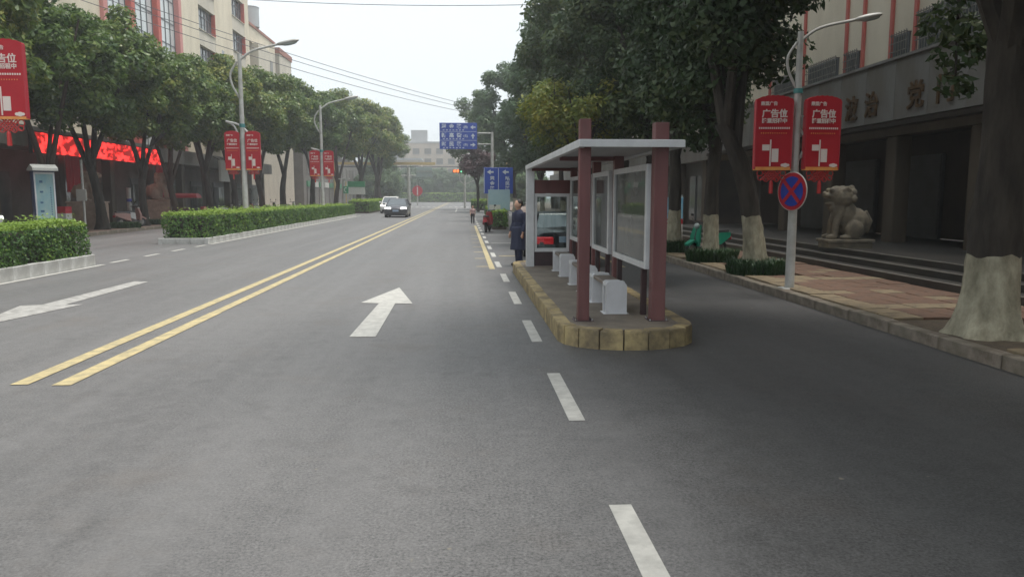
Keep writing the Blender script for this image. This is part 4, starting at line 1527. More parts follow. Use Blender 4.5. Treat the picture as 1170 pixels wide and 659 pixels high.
# the house behind, with rooftop tank
h2o = (-23, 86, .15)
h2 = thing('building', 'pale stepped house with red roof edges and white rooftop tank', 'building', h2o)
H2 = lambda n, m, b, p=h2: B(n, m, b, p, h2o)
H2('lower_block', 'cream_pale', (-34, -23.6, 84, 108, 0, 13.4))
H2('bay', 'cream_pale', (-34, -22.4, 87, 94.5, 14.6, 18.4))
H2('bay_underside', 'far_window', (-33, -22.8, 87.2, 94.3, 13.41, 14.58))
H2('upper_block', 'cream', (-34, -23.0, 84.5, 97.0, 18.41, 20.1))
H2('parapet', 'roof_red', (-34, -22.9, 84.4, 97.1, 20.11, 20.4))
w = H2('window', 'far_window', (-22.42, -22.37, 92.0, 93.2, 15.8, 17.4))
H2('sill', 'cream', (-22.4, -22.3, 91.9, 93.3, 15.7, 15.79), w)
H2('rear_bay', 'cream_pale', (-34, -22.6, 97.5, 104, 14.8, 19.2))
H2('rear_roof', 'roof_red', (-34, -22.5, 97.4, 104.2, 19.21, 19.9))
w = H2('window', 'far_window', (-22.62, -22.57, 99, 102, 15.6, 17.2))
H2('sill', 'cream', (-22.6, -22.5, 98.9, 102.1, 15.5, 15.59), w)
MB().tube([(-.6, 2.8, 20.27), (-.6, 2.8, 22.4)], .95, 20).build('water_tank', M['tank'], h2, True)
MB().tube([(-.6, 2.8, 22.41), (-.6, 2.8, 22.6)], [1.0, .55], 20).build('tank_lid', M['tank'], h2, True)

so = (-23, 109, .15)
sr = thing('building', 'low grey row of shops behind the far end of the left tree row', 'building', so)
B('wall', 'shop_grey', (-34, -22.5, 109, 200, 0, 8.5), sr, so)
B('cornice', 'far_grey', (-34, -22.2, 109, 200, 8.51, 9.1), sr, so)
y = 111.0
while y < 198:
    w = B('shop_front', 'far_window', (-22.49, -22.4, y, y + 3.2, 0.05, 2.9), sr, so)
    B('sign_board', 'lichen_white' if int(y) % 3 else 'ad_green', (-22.49, -22.3, y - .2, y + 3.4, 3.1, 3.9), w, so)
    w = B('window', 'far_window', (-22.49, -22.42, y + .5, y + 2.7, 5.0, 6.8), sr, so)
    y += 4.6

# far buildings over the trees
def far_building(label, loc, w, d, h, m, rows, cols, roofbits=()):
    t = thing('building', label, 'building', loc, 0, 'far buildings at the end of the street')
    MB().box(-w / 2, w / 2, 0, d, 0, h).build('wall', M[m], t)
    MB().box(-w / 2 - .3, w / 2 + .3, -.3, d, h + .002, h + .6).build('parapet', M['far_grey'], t)
    for r in range(rows):
        for c in range(cols):
            x = -w / 2 + w * (c + .5) / cols
            z = h - 2.6 - r * 3.4
            o = MB().box(x - w / cols * .28, x + w / cols * .28, -.15, -.003, z - .9, z + .9).build('window', M['far_window'], t)
            MB().box(x - w / cols * .3, x + w / cols * .3, -.3, -.16, z - 1.05, z - .92).build('sill', M['far_grey'], o)
    for (x, ww, hh) in roofbits:
        MB().box(x - ww / 2, x + ww / 2, 2, 6, h + .61, h + .61 + hh).build('roof_hut', M['far_grey'], t)
    return t


far_building('pale far block with flat roof hut beside the large blue sign', (-10.0, 262, -.03), 24, 18, 19.6, 'far_wall', 4, 6, ((-5, 5.5, 4), (7, 2, 1.5)))
far_building('grey far block left of the flat roofed far block', (-24.5, 270, -.03), 12, 16, 20.0, 'far_grey', 4, 4, ((-3, 2, 1.5),))
far_building('low cream far house above the yellow beam', (-22.5, 245, -.03), 18, 12, 13.2, 'far_wall', 3, 5)
far_building('pale far house low between the blue sign and the right trees', (5.5, 262, -.03), 10, 14, 15.5, 'far_wall', 4, 3)

# ================================================================== STONE LIONS
def lion_shape():
    """seated guardian lion facing -x, about 1.15 m tall, built as one continuous carving"""
    m = MB()
    m.ell((.18, 0, .36), (.36, .27, .34))                      # haunches
    m.ell((.0, 0, .52), (.27, .24, .36), M=Matrix.Rotation(R(-22), 3, 'Y'))
    m.ell((-.16, 0, .62), (.22, .22, .27))                     # chest
    m.ell((-.13, 0, .90), (.26, .28, .27))                     # mane
    m.ell((-.27, 0, .985), (.19, .19, .18))                     # head
    m.ell((-.47, 0, .955), (.13, .135, .065))                   # upper muzzle
    m.ell((-.41, 0, .775), (.14, .115, .045))
    m.ell((-.36, 0, .70), (.10, .12, .09))                     # beard                    # jaw
    m.ell((-.55, 0, 1.0), (.05, .075, .045))                   # nose
    for s in (-1, 1):
        m.ell((-.42, s * .10, 1.07), (.065, .055, .05))       # brows
        m.ell((-.15, s * .22, 1.00), (.055, .03, .05))         # ears
        m.tube([(-.20, s * .13, .60), (-.30, s * .14, .38), (-.33, s * .14, .06)], [.105, .085, .075], 10)
        m.ell((-.40, s * .14, .06), (.13, .085, .065))         # fore paws
        m.ell((.10, s * .24, .22), (.23, .10, .21))            # thigh
        m.ell((-.10, s * .25, .06), (.16, .075, .06))          # hind paws
        for a in range(6):
            t = R(20 + a * 36)
            m.ell((-.10 + .13 * math.cos(t) * .6, s * .2, .90 + .20 * math.sin(t)), (.06, .05, .06))
    for a in range(7):
        t = R(-60 + a * 40)
        m.ell((.07, .20 * math.cos(t), .88 + .22 * math.sin(t)), (.085, .08, .085))
    m.tube([(.48, 0, .15), (.56, 0, .4), (.44, 0, .62)], [.06, .07, .05], 8)
    return m


def lion(label, loc, rz, s, plinth, m, group):
    t = thing('stone_lion', label, 'statue', loc, rz, group)
    w, d, h = plinth
    MB().cbox(-w / 2, w / 2, -d / 2, d / 2, 0, h - .07, .015).build('plinth', M[m], t)
    MB().cbox(-w / 2 - .04, w / 2 + .04, -d / 2 - .04, d / 2 + .04, h - .068, h, .015).build('plinth_cap', M[m], t)
    o = remesh(lion_shape(), 'lion', .016, 2, M[m], t, (0, 0, h - .02))
    o.scale = (s, s, s * 1.1)
    return t


lion('pale stone lion on a low plinth by the dark porch steps', (9.15, 17.55, .478), R(-4), 1.0, (1.05, .62, .21), 'stone_lion', None)
lion('pinkish stone lion on a plinth at the right end of the red light strip', (-18.0, 46.2, .15), R(190), 1.25, (1.3, .95, 1.35), 'stone_pink', 'stone lions before the left shop')
lion('pinkish stone lion on a plinth under the middle of the red light strip', (-18.0, 37.6, .15), R(185), 1.15, (1.4, 1.3, 1.3), 'stone_pink', 'stone lions before the left shop')

# ================================================================== VEHICLES
def car(label, loc, rz, paint, L=4.5, W=1.84, H=1.52, hood=.98, suv=True, group=None, name='car'):
    """nose towards -y"""
    t = thing(name, label, 'car', loc, rz, group)
    w = W / 2

    def ring(y, hw, zb, zt, sh=.16):
        return [(-hw * .90, y, zb), (-hw * .99, y, zb + .13), (-hw, y, zt - sh * 1.3), (-hw * .95, y, zt - .06), (-hw * .82, y, zt),
                (0, y, zt + .03), (hw * .82, y, zt), (hw * .95, y, zt - .06), (hw, y, zt - sh * 1.3), (hw * .99, y, zb + .13), (hw * .90, y, zb)]
    a = L / 2
    tail = hood + .08 if suv else hood + .02
    st = [(-a, w * .78, .30, .62), (-a + .06, w * .88, .22, .74), (-a + .28, w * .97, .20, hood - .14), (-a + .7, w, .20, hood - .06), (-a + 1.25, w, .20, hood),
          (0, w, .20, hood + .02), (a - 1.0, w, .20, tail), (a - .3, w * .97, .22, tail - .02), (a - .06, w * .90, .26, tail - .1), (a, w * .82, .34, tail - .3)]
    MB().loft([ring(*s) for s in st]).build('body', M[paint], t, True)
    yf, yr = -a + 1.2, (a - .18 if suv else a - .75)
    zb, zt = hood - .03, H - .05
    ytf, ytr = yf + .78, yr - (.42 if suv else .75)
    bw, tw = w * .90, w * .70
    bot = [(-bw, yf, zb), (bw, yf, zb), (bw, yr, zb + .03), (-bw, yr, zb + .03)]
    topr = [(-tw, ytf, zt), (tw, ytf, zt), (tw, ytr, zt), (-tw, ytr, zt)]
    MB().loft([bot, topr]).build('window_glass', M['car_glass'], t)
    rf = MB()
    rf.loft([[(-tw - .03, ytf - .03, zt - .02), (tw + .03, ytf - .03, zt - .02), (tw + .03, ytr + .05, zt - .02), (-tw - .03, ytr + .05, zt - .02)],
             [(-tw, ytf + .05, zt + .03), (tw, ytf + .05, zt + .03), (tw, ytr, zt + .03), (-tw, ytr, zt + .03)],
             [(-tw * .8, ytf + .25, zt + .06), (tw * .8, ytf + .25, zt + .06), (tw * .8, ytr - .2, zt + .06), (-tw * .8, ytr - .2, zt + .06)]])
    rf.build('roof', M[paint], t, True)
    pil = MB()
    for i in range(4):
        pil.tube([bot[i], topr[i]], .045, 6)
    for s in (-1, 1):
        ym = (yf + yr) / 2 + .1
        pil.tube([(s * bw, ym, zb), (s * tw, (ytf + ytr) / 2, zt)], .04, 6)
    pil.build('pillars', M[paint], t)
    for s in (-1, 1):
        for y in (-a + .85, a - .85):
            wh = MB().tube([(s * (w - .23), y, .33), (s * (w - .02), y, .33)], .33, 20).build('wheel', M['black_rubber'], t, True)
            MB().tube([(s * (w - .03), y, .33), (s * (w + .005), y, .33)], [.22, .20], 14).build('rim', M['chrome'], wh, True)
        Mh = Matrix.Translation((s * w * .66, -a + .10, hood - .25)) @ Matrix.Rotation(R(s * 18), 4, 'Z')
        MB().cbox(-.25, .25, -.07, .12, -.06, .09, .03, Mh).build('headlight', M['lamp_white'], t)
        Mt = Matrix.Translation((s * w * .70, a - .07, tail - .27)) @ Matrix.Rotation(R(-s * 12), 4, 'Z')
        MB().cbox(-.24, .24, -.1, .07, -.09, .08, .03, Mt).build('taillight', M['tail_red'], t)
        MB().ell((s * (w + .11), yf + .35, hood + .07), (.12, .06, .085), 10, 8).build('mirror', M[paint], t, True)
    MB().cbox(-w * .45, w * .45, -a - .015, -a + .1, .46, .66, .02).build('grille', M['dark_plastic'], t)
    MB().cbox(-w * .72, w * .72, -a - .01, -a + .12, .24, .40, .02).build('lower_intake', M['dark_plastic'], t)
    MB().box(-.24, .24, -a - .035, -a - .016, .47, .61).build('number_plate', M['plate'], t)
    MB().box(-.24, .24, a - .02, a + .025, .60, .74).build('number_plate', M['plate'], t)
    MB().cbox(-w * .8, w * .8, -a + .02, a - .1, .16, .24, .02).build('underside', M['black_rubber'], t)
    return t


car('dark grey oncoming car with bright headlights, nearer of two', (-5.45, 63.5, .004), 0, 'car_grey', L=4.6, W=1.9, H=1.50)
car('white oncoming car half hidden behind the grey one', (-7.45, 78.5, .004), 0, 'car_white', L=4.5, W=1.85, H=1.66, hood=1.02)
car('black saloon with red tail lamps seen through the shelter end window', (2.52, 20.05, .004), R(180), 'car_black', L=4.2, W=1.72, H=1.30, hood=.90, suv=False)
car('white car parked on the left pavement at the picture edge', (-19.7, 30.4, .15), R(60), 'car_white', L=4.2, W=1.75, H=1.52)


def moped(label, loc, rz, paint, s=1.0, group=None, rider=None):
    """nose towards -y, about 1.7 m long"""
    t = thing('moped', label, 'moped', loc, rz, group)
    t.scale = (s, s, s)
    for y in (-.62, .56):
        w = MB()
        n = 20
        w.tube([(0, y + .20 * math.cos(2 * math.pi * k / n), .25 + .20 * math.sin(2 * math.pi * k / n)) for k in range(n + 1)], .05, 8, caps=False)
        wo = w.build('wheel', M['black_rubber'], t, True)
        MB().tube([(-.03, y, .25), (.03, y, .25)], .13, 12).build('rim', M['chrome'], wo, True)
    MB().loft([[(-.17, -.50, .34), (.17, -.50, .34), (.15, -.44, .34), (-.15, -.44, .34)], [(-.20, -.52, .62), (.20, -.52, .62), (.17, -.43, .62), (-.17, -.43, .62)],
               [(-.13, -.42, .96), (.13, -.42, .96), (.10, -.35, .96), (-.10, -.35, .96)]]).build('front_apron', M[paint], t, True)
    MB().loft([[(-.08, -.86, .42), (.08, -.86, .42), (.08, -.84, .36), (-.08, -.84, .36)], [(-.10, -.62, .54), (.10, -.62, .54), (.10, -.62, .47), (-.10, -.62, .47)],
               [(-.08, -.42, .44), (.08, -.42, .44), (.08, -.42, .38), (-.08, -.42, .38)]]).build('front_mudguard', M[paint], t, True)
    MB().tube([(0, -.62, .25), (0, -.50, .6), (0, -.38, 1.0)], .035, 8).build('fork', M['dark_plastic'], t, True)
    MB().cbox(-.15, .15, -.46, .12, .26, .34, .03).build('floorboard', M['dark_plastic'], t)
    MB().loft([[(-.15, .06, .30), (.15, .06, .30), (.13, .10, .66), (-.13, .10, .66)], [(-.19, .40, .38), (.19, .40, .38), (.16, .40, .72), (-.16, .40, .72)],
               [(-.08, .90, .58), (.08, .90, .58), (.07, .92, .72), (-.07, .92, .72)]]).build('rear_body', M[paint], t, True)
    MB().loft([[(-.12, .06, .66), (.12, .06, .66), (.10, .08, .74), (-.10, .08, .74)], [(-.15, .40, .72), (.15, .40, .72), (.12, .40, .80), (-.12, .40, .80)],
               [(-.10, .82, .73), (.10, .82, .73), (.08, .82, .80), (-.08, .82, .80)]]).build('saddle', M['dark_plastic'], t, True)
    MB().tube([(-.33, -.28, 1.04), (-.12, -.38, 1.02), (.12, -.38, 1.02), (.33, -.28, 1.04)], .022, 8).build('handlebar', M['dark_plastic'], t, True)
    MB().ell((0, -.45, .93), (.10, .07, .09)).build('headlamp', M['sign_back'], t, True)
    for sx in (-1, 1):
        mi = MB().tube([(sx * .25, -.32, 1.04), (sx * .30, -.34, 1.22)], .008, 5).build('mirror_stalk', M['chrome'], t)
        MB().ell((sx * .31, -.34, 1.26), (.06, .015, .045)).build('mirror', M['dark_plastic'], mi, True)
    MB().cbox(-.09, .09, .90, .94, .50, .60, .01).build('taillight', M['sign_red'], t)
    return t


moped('green rental moped standing behind the dark straight tree', (6.25, 19.0, .15), R(-62), 'scooter_green', .86)
moped('red moped parked at the right kerb in front of the small bright hedge', (1.15, 36.2, .004), R(170), 'scooter_red', 1.0)
GM = 'mopeds parked on the left pavement'
LM = [(-17.6, 26.9, 200, 'scooter_white', 'white moped at the left edge behind the near hedge'),
      (-17.9, 28.2, 190, 'scooter_black', 'black moped between the forked tree and the tall advertising box'),
      (-16.9, 39.6, 150, 'scooter_pink', 'pink moped between the two stone lions'),
      (-17.2, 41.0, 160, 'scooter_white', 'white moped just left of the right hand stone lion'),
      (-17.3, 57.0, 150, 'scooter_white', 'white moped right of the nearer lamp post behind the long hedge'),
      (-17.2, 59.5, 165, 'scooter_black', 'black moped second right of the nearer lamp post'),
      (-17.3, 62.0, 150, 'scooter_red', 'dark red moped third right of the nearer lamp post'),
      (-17.2, 65.0, 160, 'scooter_white', 'pale moped left of the farther lamp post behind the hedge'),
      (-17.1, 68.5, 150, 'scooter_black', 'black moped beside the farther lamp post behind the hedge'),
      (-16.6, 74.0, 150, 'scooter_white', 'white moped past the end of the long hedge')]
mp0 = None
for (x, y, rz, pc, lab) in LM:
    moped(lab, (x, y, .15), R(rz), pc, 1.0, GM)

# covered cargo tricycle
tc_ = thing('cargo_tricycle', 'red covered cargo tricycle behind the long hedge', 'tricycle', (-17.6, 49.6, .15), R(95), None)
for (x, y) in ((0, -1.0), (-.5, .75), (.5, .75)):
    MB().tube([(x - .06, y, .28), (x + .06, y, .28)], .28, 18).build('wheel', M['black_rubber'], tc_, True)
MB().cbox(-.55, .55, -.1, 1.35, .45, .85, .03).build('cargo_bed', M['maroon'], tc_)
MB().loft([[(-.62, -.75, 1.45), (.62, -.75, 1.45), (.62, 1.4, 1.45), (-.62, 1.4, 1.45)], [(-.58, -.7, 1.62), (.58, -.7, 1.62), (.58, 1.35, 1.62), (-.58, 1.35, 1.62)],
           [(-.3, -.6, 1.74), (.3, -.6, 1.74), (.3, 1.3, 1.74), (-.3, 1.3, 1.74)]]).build('canopy', M['scooter_red'], tc_, True)
for (x, y) in ((-.5, -.65), (.5, -.65), (-.5, 1.3), (.5, 1.3)):
    MB().tube([(x, y, .45 if y > 0 else .5), (x, y, 1.46)], .02, 6).build('canopy_post', M['dark_plastic'], tc_)
MB().cbox(-.28, .28, -.65, -.2, .5, .82, .03).build('saddle', M['dark_plastic'], tc_)
MB().loft([[(-.3, -1.2, .4), (.3, -1.2, .4), (.3, -.9, .4), (-.3, -.9, .4)], [(-.35, -1.05, .9), (.35, -1.05, .9), (.3, -.85, .9), (-.3, -.85, .9)]]).build('front_apron', M['scooter_red'], tc_, True)
MB().tube([(-.35, -.75, 1.05), (0, -.9, 1.0), (.35, -.75, 1.05)], .02, 6).build('handlebar', M['dark_plastic'], tc_, True)

# ================================================================== PEOPLE
def person(label, loc, rz, H, top_m, leg_m, coat=False, walk=0.12):
    """faces -y"""
    t = thing('person', label, 'person', loc, rz)
    s = H / 1.70
    t.scale = (s, s, s)
    b = MB()
    b.ell((0, -.01, 1.57), (.085, .10, .125), 14, 10)
    b.ell((0, -.105, 1.555), (.018, .025, .03))
    for k in (-1, 1):
        b.ell((k * .085, 0, 1.565), (.018, .03, .035))
    b.tube([(0, 0, 1.34), (0, 0, 1.5)], [.062, .055], 10)
    b.ell((0, .01, 1.25), (.185, .115, .20))
    b.ell((0, .01, 1.02), (.155, .11, .22))
    b.ell((0, .015, .90), (.175, .125, .14))
    for k in (-1, 1):
        st = k * walk
        b.tube([(k * .10, .01, .90), (k * .105, -st * .6, .50), (k * .10, .02 - st * .6, .09)], [.095, .062, .043], 10)
        b.ell((k * .105, -.06 - st * .6, .045), (.045, .125, .045))
        b.tube([(k * .19, .01, 1.37), (k * .235, .03 + st * .4, 1.10), (k * .22, -.06 + st * .9, .86)], [.052, .042, .032], 10)
        b.ell((k * .215, -.075 + st, .80), (.028, .035, .055))
        for q in range(4):
            b.tube([(k * .215 + (q - 1.5) * .004, -.10 + st + q * .018, .77), (k * .213, -.105 + st + q * .018, .71 + .006 * abs(q - 1.5))], .009, 6)
        b.tube([(k * .205, -.09 + st, .81), (k * .195, -.125 + st, .765)], .010, 6)
    remesh(b, 'body', .012, 2, M['skin'], t)
    c = MB()
    c.ell((0, .01, 1.25), (.205, .135, .215))
    c.ell((0, .01, 1.02), (.18, .13, .24))
    for k in (-1, 1):
        st = k * walk
        if coat:
            c.tube([(k * .19, .01, 1.37), (k * .235, .03 + st * .4, 1.10), (k * .223, -.05 + st * .85, .88)], [.068, .057, .047], 10)
        else:
            c.tube([(k * .19, .01, 1.37), (k * .23, .025 + st * .3, 1.16)], [.068, .06], 10)
    if coat:
        c.tube([(0, .01, 1.0), (0, .01, .7), (0, .0, .42)], [.19, .20, .22], 14)
    remesh(c, 'coat' if coat else 'shirt', .014, 2, M[top_m], t)
    l = MB()
    l.ell((0, .015, .89), (.19, .14, .14))
    for k in (-1, 1):
        st = k * walk
        l.tube([(k * .10, .01, .88), (k * .105, -st * .6, .50), (k * .10, .02 - st * .6, .10)], [.108, .078, .062], 10)
    remesh(l, 'trousers', .014, 2, M[leg_m], t)
    for k in (-1, 1):
        MB().ell((k * .105, -.06 - k * walk * .6, .05), (.052, .135, .052)).build('shoe', M['shoe'], t, True)
    hr = MB()
    hr.ell((0, .02, 1.60), (.098, .105, .115), 14, 10)
    hr.build('hair', M['hair'], t, True)
    return t


person('person in pink checked shirt and dark trousers walking on the road', (.57, 47.3, .004), 0, 1.12, 'pink_check', 'trousers_dark')
person('person in long navy coat standing beside the white shelter post', (1.33, 18.3, .004), R(-60), 1.62, 'navy', 'navy', True, .05)

# ================================================================== LEFT PAVEMENT FURNITURE
ab = thing('advertising_box', 'tall pale blue green advertising box with white roof beside a tree', 'advertising box', (-15.85, 29.8, .15), R(47))
ab.scale = (.70, .70, 1.0)
ax = MB()
MB().cbox(-.55, .55, -.14, .22, .02, .34, .02).build('foot', M['navy_metal'], ab)
MB().cbox(-.55, .55, -.14, .22, .341, 2.5, .02).build('case', M['navy_metal'], ab)
fr = MB()
for b in ((-.5, -.43, .38, 2.45), (.43, .5, .38, 2.45), (-.43, .43, .38, .45), (-.43, .43, 2.38, 2.45)):
    fr.box(b[0], b[1], -.20, -.143, b[2], b[3])
fr.build('frame', M['white_metal'], ab)
po = MB().box(-.43, .43, -.17, -.145, .45, 2.38).build('poster', M['ad_pale'], ab)
MB().box(-.43, .43, -.176, -.171, .451, .72).build('poster_grass', M['ad_green'], po)
for (x, z, w, h) in ((-.25, 2.05, .16, .09), (-.25, 1.68, .16, .07), (-.26, 1.28, .14, .07), (-.27, .95, .18, .08)):
    MB().box(x, x + w, -.176, -.171, z, z + h).build('poster_mark', M['ad_mark'], po)
for k in range(12):
    MB().box(.26, .31, -.176, -.171, .85 + k * .09, .90 + k * .09).build('poster_mark', M['ad_mark'], po)
MB().prism([(-.45, 2.501), (.40, 2.501), (.40, 2.56), (-.10, 2.74), (-.45, 2.60)], -.62, .62, 'x').build('roof', M['lichen_white'], ab)

ns = thing('notice_sign', 'small white notice on a thin pale post on the left pavement', 'sign', (-16.35, 33.8, .15), R(-15))
MB().tube([(0, 0, 0), (0, 0, 3.1)], .05, 10).build('post', M['pole_white'], ns, True)
MB().cbox(-.28, .22, -.09, -.055, 1.35, 1.85, .01).build('board', M['lichen_white'], ns)
rw = thing('barrier_box', 'small red and white striped barrier box by the pavement tree', 'barrier', (-16.9, 33.0, .15))
for k in range(4):
    MB().box(-.3, .3, -.25, .25, k * .28, k * .28 + .278).build('stripe', M['lichen_white' if k % 2 == 0 else 'cloth_red'], rw)
ps = thing('post', 'white post with a purple band left of the right hand stone lion', 'post', (-18.2, 42.6, .15))
MB().tube([(0, 0, 0), (0, 0, 2.0)], .11, 12).build('shaft', M['pole_white'], ps, True)
MB().tube([(0, 0, 1.25), (0, 0, 1.42)], .13, 12).build('band', M['cloth_blue'], ps, True)
wb = thing('hanging_board', 'white hanging shop board behind the nearer red banners on the left', 'sign', (-19.6, 64.0, 2.9))
MB().cbox(-.1, .1, -1.2, 1.2, 0, 1.7, .02).build('board', M['lichen_white'], wb)
MB().tube([(0, -1.0, 1.69), (-.6, -1.0, 2.0)], .03, 6).build('bracket', M['dark_plastic'], wb)
MB().tube([(0, 1.0, 1.69), (-.6, 1.0, 2.0)], .03, 6).build('bracket', M['dark_plastic'], wb)

# green and white boards past the long hedge
gp = thing('notice_sign', 'small green sign with white mark on a thin post past the hedge end', 'sign', (-10.6, 69.5, 0))
MB().tube([(0, 0, 0), (0, 0, 3.0)], .045, 8).build('post', M['yellow_steel'], gp, True)
MB().cbox(-.22, .22, -.06, .0, 1.95, 2.6, .01).build('board', M['ad_green'], gp)
MB().tube([(.12 * math.cos(a * .5) , -.065, 2.28 + .2 * math.sin(a * .5)) for a in range(2, 11)], .03, 6).build('white_mark', M['lichen_white'], gp)
bs = thing('notice_board', 'green and white board on a pale post beside the far hedge', 'sign', (-12.2, 88, 0))
MB().tube([(-.7, 0, 0), (-.7, 0, 2.2)], .1, 8).build('post', M['pole_white'], bs, True)
MB().cbox(-1.0, .95, -.1, .0, 1.9, 3.4, .02).build('board', M['lichen_white'], bs)
MB().cbox(-1.0, .95, -.13, -.101, 2.75, 3.4, .01).build('green_band', M['ad_green'], bs)
pp = thing('post', 'stout pale post left of the green and white board', 'post', (-13.6, 88, 0))
MB().tube([(0, 0, 0), (0, 0, 3.6)], [.3, .26], 14).build('shaft', M['pole_white'], pp, True)
MB().cbox(-.6, .6, -.3, .3, 3.602, 3.72, .02).build('cap', M['pole_white'], pp)

# ================================================================== FAR SIGNS
rs = thing('road_sign', 'large blue road sign with white lettering hung over the road', 'road sign', (2.7, 71, 0))
MB().tube([(0, 0, 0), (0, 0, 7.6)], [.17, .12], 14).build('post', M['pole_white'], rs, True)
for z in (6.5, 7.5):
    MB().tube([(0, 0, z), (-1.35, .06, z)], .06, 8).build('arm', M['pole_white'], rs, True)
bd = MB().cbox(-4.86, -1.40, -.06, .0, 6.03, 8.42, .01).build('panel', M['road_sign_blue'], rs)
for r, (s3, s1, ang) in enumerate((('翠金路', '(西)', 180), ('新高街', '(北)', 90), ('昭民路', '(东)', 0))):
    z = 8.02 - r * .80
    for q, ch in enumerate(s3):
        text('lettering', ch, .46, M['road_sign_white'], bd, (-4.45 + q * .70, -.068, z + .04), bold=.012)
    text('lettering', s1, .26, M['road_sign_white'], bd, (-2.45, -.068, z), bold=.004)
    for q in range(7):
        MB().box(-4.55 + q * .3, -4.40 + q * .3, -.068, -.062, z - .30, z - .23).build('small_print', M['road_sign_white'], bd)
    Mr = Matrix.Translation((-1.78, -.067, z)) @ Matrix.Rotation(R(-ang), 4, 'Y')
    a = MB()
    a.box(-.24, .02, -.005, .005, -.06, .06, Mr)
    a.add([tuple(Mr @ Vector(p)) for p in ((-.02, -.005, -.20), (.24, -.005, 0), (-.02, -.005, .20), (-.02, .005, -.20), (.24, .005, 0), (-.02, .005, .20))],
          [(0, 1, 2), (5, 4, 3), (0, 3, 4, 1), (1, 4, 5, 2), (2, 5, 3, 0)])
    a.build('arrow', M['road_sign_white'], bd)
for z in (7.62, 6.82):
    MB().box(-4.8, -1.46, -.068, -.061, z - .015, z + .015).build('rule', M['road_sign_white'], bd)

ls = thing('lane_sign', 'blue two lane direction board at the right kerb, partly over a pale panel', 'road sign', (2.05, 46, 0))
for x in (-.55, .55):
    MB().tube([(x, .06, 0), (x, .06, 3.2)], .05, 8).build('post', M['pole_white'], ls, True)
bd = MB().cbox(-.82, .95, -.05, .0, 1.86, 3.42, .01).build('panel', M['road_sign_blue'], ls)
MB().box(.055, .085, -.058, -.051, 1.9, 3.38).build('rule', M['road_sign_white'], bd)
MB().box(-.81, -.775, -.058, -.051, 1.9, 3.38).build('rule', M['road_sign_white'], bd)
for x in (-.42, .5):
    Mr = Matrix.Translation((x, -.056, 3.15)) @ Matrix.Rotation(R(180), 4, 'Y')
    a = MB()
    a.box(-.2, .0, -.005, .005, -.05, .05, Mr)
    a.add([tuple(Mr @ Vector(p)) for p in ((-.02, -.005, -.15), (.2, -.005, 0), (-.02, -.005, .15), (-.02, .005, -.15), (.2, .005, 0), (-.02, .005, .15))],
          [(0, 1, 2), (5, 4, 3), (0, 3, 4, 1), (1, 4, 5, 2), (2, 5, 3, 0)])
    a.build('arrow', M['road_sign_white'], bd)
    for q, ch in enumerate('翠金路' if x < 0 else '昭民路'):
        text('lettering', ch, .28, M['road_sign_white'], bd, (x + .12, -.056, 2.75 - q * .30), bold=.006)
pn = thing('notice_board', 'pale blue glass notice board in front of the blue lane sign', 'notice board', (1.85, 40, 0))
for x in (-.45, .5):
    MB().tube([(x, 0, 0), (x, 0, 2.0)], .04, 8).build('post', M['pole_white'], pn, True)
MB().cbox(-.55, .6, -.06, -.042, .95, 2.05, .01).build('panel', M['pale_panel'], pn)
MB().box(-.5, .1, -.066, -.061, 1.0, 1.25).build('printed_patch', M['lichen_white'], pn)

bb = thing('notice_board', 'blue notice board with red band and white foot behind the slim tree', 'notice board', (7.15, 25.8, .148), R(-5))
MB().cbox(-.42, .42, -.08, .0, .06, .60, .01).build('white_panel', M['lichen_white'], bb)
MB().cbox(-.42, .42, -.08, .0, .602, .78, .01).build('red_band', M['cloth_red'], bb)
MB().cbox(-.42, .42, -.08, .0, .782, 1.52, .01).build('blue_panel', M['ad_blue'], bb)
for k in range(5):
    MB().box(-.30 + k * .12, -.22 + k * .12, -.086, -.081, .66, .73).build('small_print', M['lichen_white'], bb)
    MB().box(-.20 + k * .1, -.14 + k * .1, -.086, -.081, .92, .99).build('small_print', M['ad_mark'], bb)
for x in (-.40, .40):
    MB().tube([(x, .04, 0), (x, .04, 1.6)], .025, 8).build('post', M['pole_white'], bb, True)
MB().box(-.4, .4, -.05, -.01, 0.0, .058).build('foot', M['dark_plastic'], bb)

# signals and far gantries
tl = thing('traffic_signal', 'white mast with traffic signals over the far crossing', 'traffic signal', (.2, 108, 0))
MB().tube([(0, 0, 0), (0, 0, 5.6)], [.17, .12], 12).build('mast', M['pole_white'], tl, True)
MB().tube([(-1.5, 0, 5.3), (0, 0, 5.25), (2.4, 0, 5.2)], .07, 8).build('arm', M['pole_white'], tl, True)
MB().tube([(-.75, 0, 5.2), (-.7, 0, 3.9), (-.05, 0, 3.3)], .06, 8).build('brace', M['pole_white'], tl, True)
MB().tube([(.05, 0, 3.4), (1.5, 0, 4.0)], .05, 8).build('lamp_arm', M['pole_white'], tl, True)
MB().ell((1.7, 0, 4.1), (.4, .12, .1)).build('lamp_head', M['lichen_white'], tl, True)
for (x0, lit) in ((-1.6, 0), (1.1, 2)):
    c = MB().cbox(x0 - .1, x0 + 1.4, -.25, -.08, 5.0, 5.45, .03).build('signal_head', M['signal_case'], tl)
    for k in range(3):
        MB().tube([(x0 + .2 + k * .45, -.30, 5.22), (x0 + .2 + k * .45, -.251, 5.22)], .17, 12).build('signal_lens', M['signal_green' if k == 2 else 'signal_red' if k < 2 and lit == 0 else 'signal_case'], c, True)
rr = thing('round_sign', 'round red sign on a white pole far down the road', 'traffic sign', (-9.0, 150, 0))
MB().tube([(0, 0, 0), (0, 0, 3.9)], .12, 10).build('pole', M['pole_white'], rr, True)
disc(24, 1.0, -.2, -.14).build('disc', M['sign_red'], rr).location = (0, 0, 2.75)
MB().box(-.1, .1, -.21, -.201, 1.95, 3.5).build('white_bar', M['lichen_white'], rr)
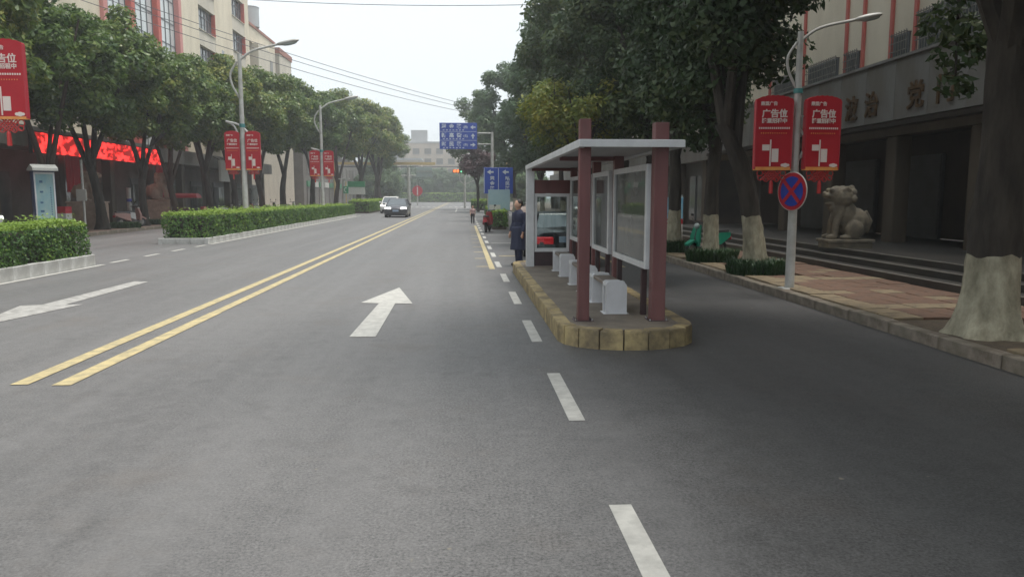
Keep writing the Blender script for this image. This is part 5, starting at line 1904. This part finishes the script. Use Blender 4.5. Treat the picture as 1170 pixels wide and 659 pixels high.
gs = thing('gantry_sign', 'grey back of a road sign on a white mast left of the far road', 'road sign', (-7.4, 104, 0))
MB().tube([(0, 0, 0), (0, 0, 5.6)], [.24, .18], 12).build('mast', M['pole_white'], gs, True)
MB().tube([(-4.4 + 3.4, 0, 4.5), (3.2, 0, 4.5)], .07, 8).build('arm', M['pole_white'], gs, True)
MB().cbox(1.0, 3.2, -.08, -.0, 4.3, 5.62, .02).build('sign_back', M['sign_back'], gs)
MB().box(1.0, 3.2, -.12, -.081, 5.0, 5.12).build('stiffener', M['pole_white'], gs)
yb = thing('gantry_beam', 'yellow height limit beam spanning the far road', 'gantry', (-13.0, 132, 0))
MB().tube([(-9, 0, 0), (-9, 0, 7.6)], .22, 10).build('leg', M['yellow_steel'], yb, True)
MB().tube([(20.5, 0, 0), (20.5, 0, 7.6)], .22, 10).build('leg', M['yellow_steel'], yb, True)
MB().box(-8.8, 20.3, -.05, .05, 6.62, 6.78).build('lower_rail', M['mullion'], yb)
MB().box(-8.8, 8.2, -.3, .3, 7.05, 7.5).build('beam', M['yellow_steel'], yb)

# ================================================================== CABLES
def cable(label, a, b, sag, r=.017):
    a, b = Vector(a), Vector(b)
    P = []
    for k in range(25):
        t = k / 24
        p = a.lerp(b, t)
        p.z -= sag * 4 * t * (1 - t)
        P.append(p - a)
    o = MB().tube(P, r, 5).build('overhead_cable', M['cable'], None, True, tuple(a))
    return tag(o, label, 'cable', 'overhead cables across the street')


cable('upper overhead cable across the top of the sky', (-22.0, 46, 14.3), (6, 37, 11.3), .25)
cable('second overhead cable just under the top one', (-22.0, 47.5, 14.0), (6, 38.5, 11.2), .5)
cable('upper of the slanting cables from the left building to the right trees', (-21.9, 44, 13.6), (5, 92, 11.6), .6, .022)
cable('middle of the slanting cables from the left building to the right trees', (-21.9, 44, 13.2), (5, 92, 11.2), .6, .022)
cable('lower of the slanting cables from the left building to the right trees', (-21.9, 44, 12.7), (5, 92, 10.9), .8, .022)

# ================================================================== HAZE
hz = MB().box(-410, 410, -210, 710, -1.6, 27.5).build('haze', None)
hz['kind'] = 'stuff'
hz['label'] = 'pale damp haze hanging over the whole street'
hm = bpy.data.materials.new('haze')
hm.use_nodes = True
nt = hm.node_tree
nt.nodes.remove(nt.nodes['Principled BSDF'])
pv = nt.nodes.new('ShaderNodeVolumePrincipled')
pv.inputs['Color'].default_value = (0.93, 0.96, 0.98, 1)
pv.inputs['Density'].default_value = 0.0016
pv.inputs['Anisotropy'].default_value = 0.3
nt.links.new(pv.outputs[0], nt.nodes['Material Output'].inputs['Volume'])
hz.data.materials.append(hm)
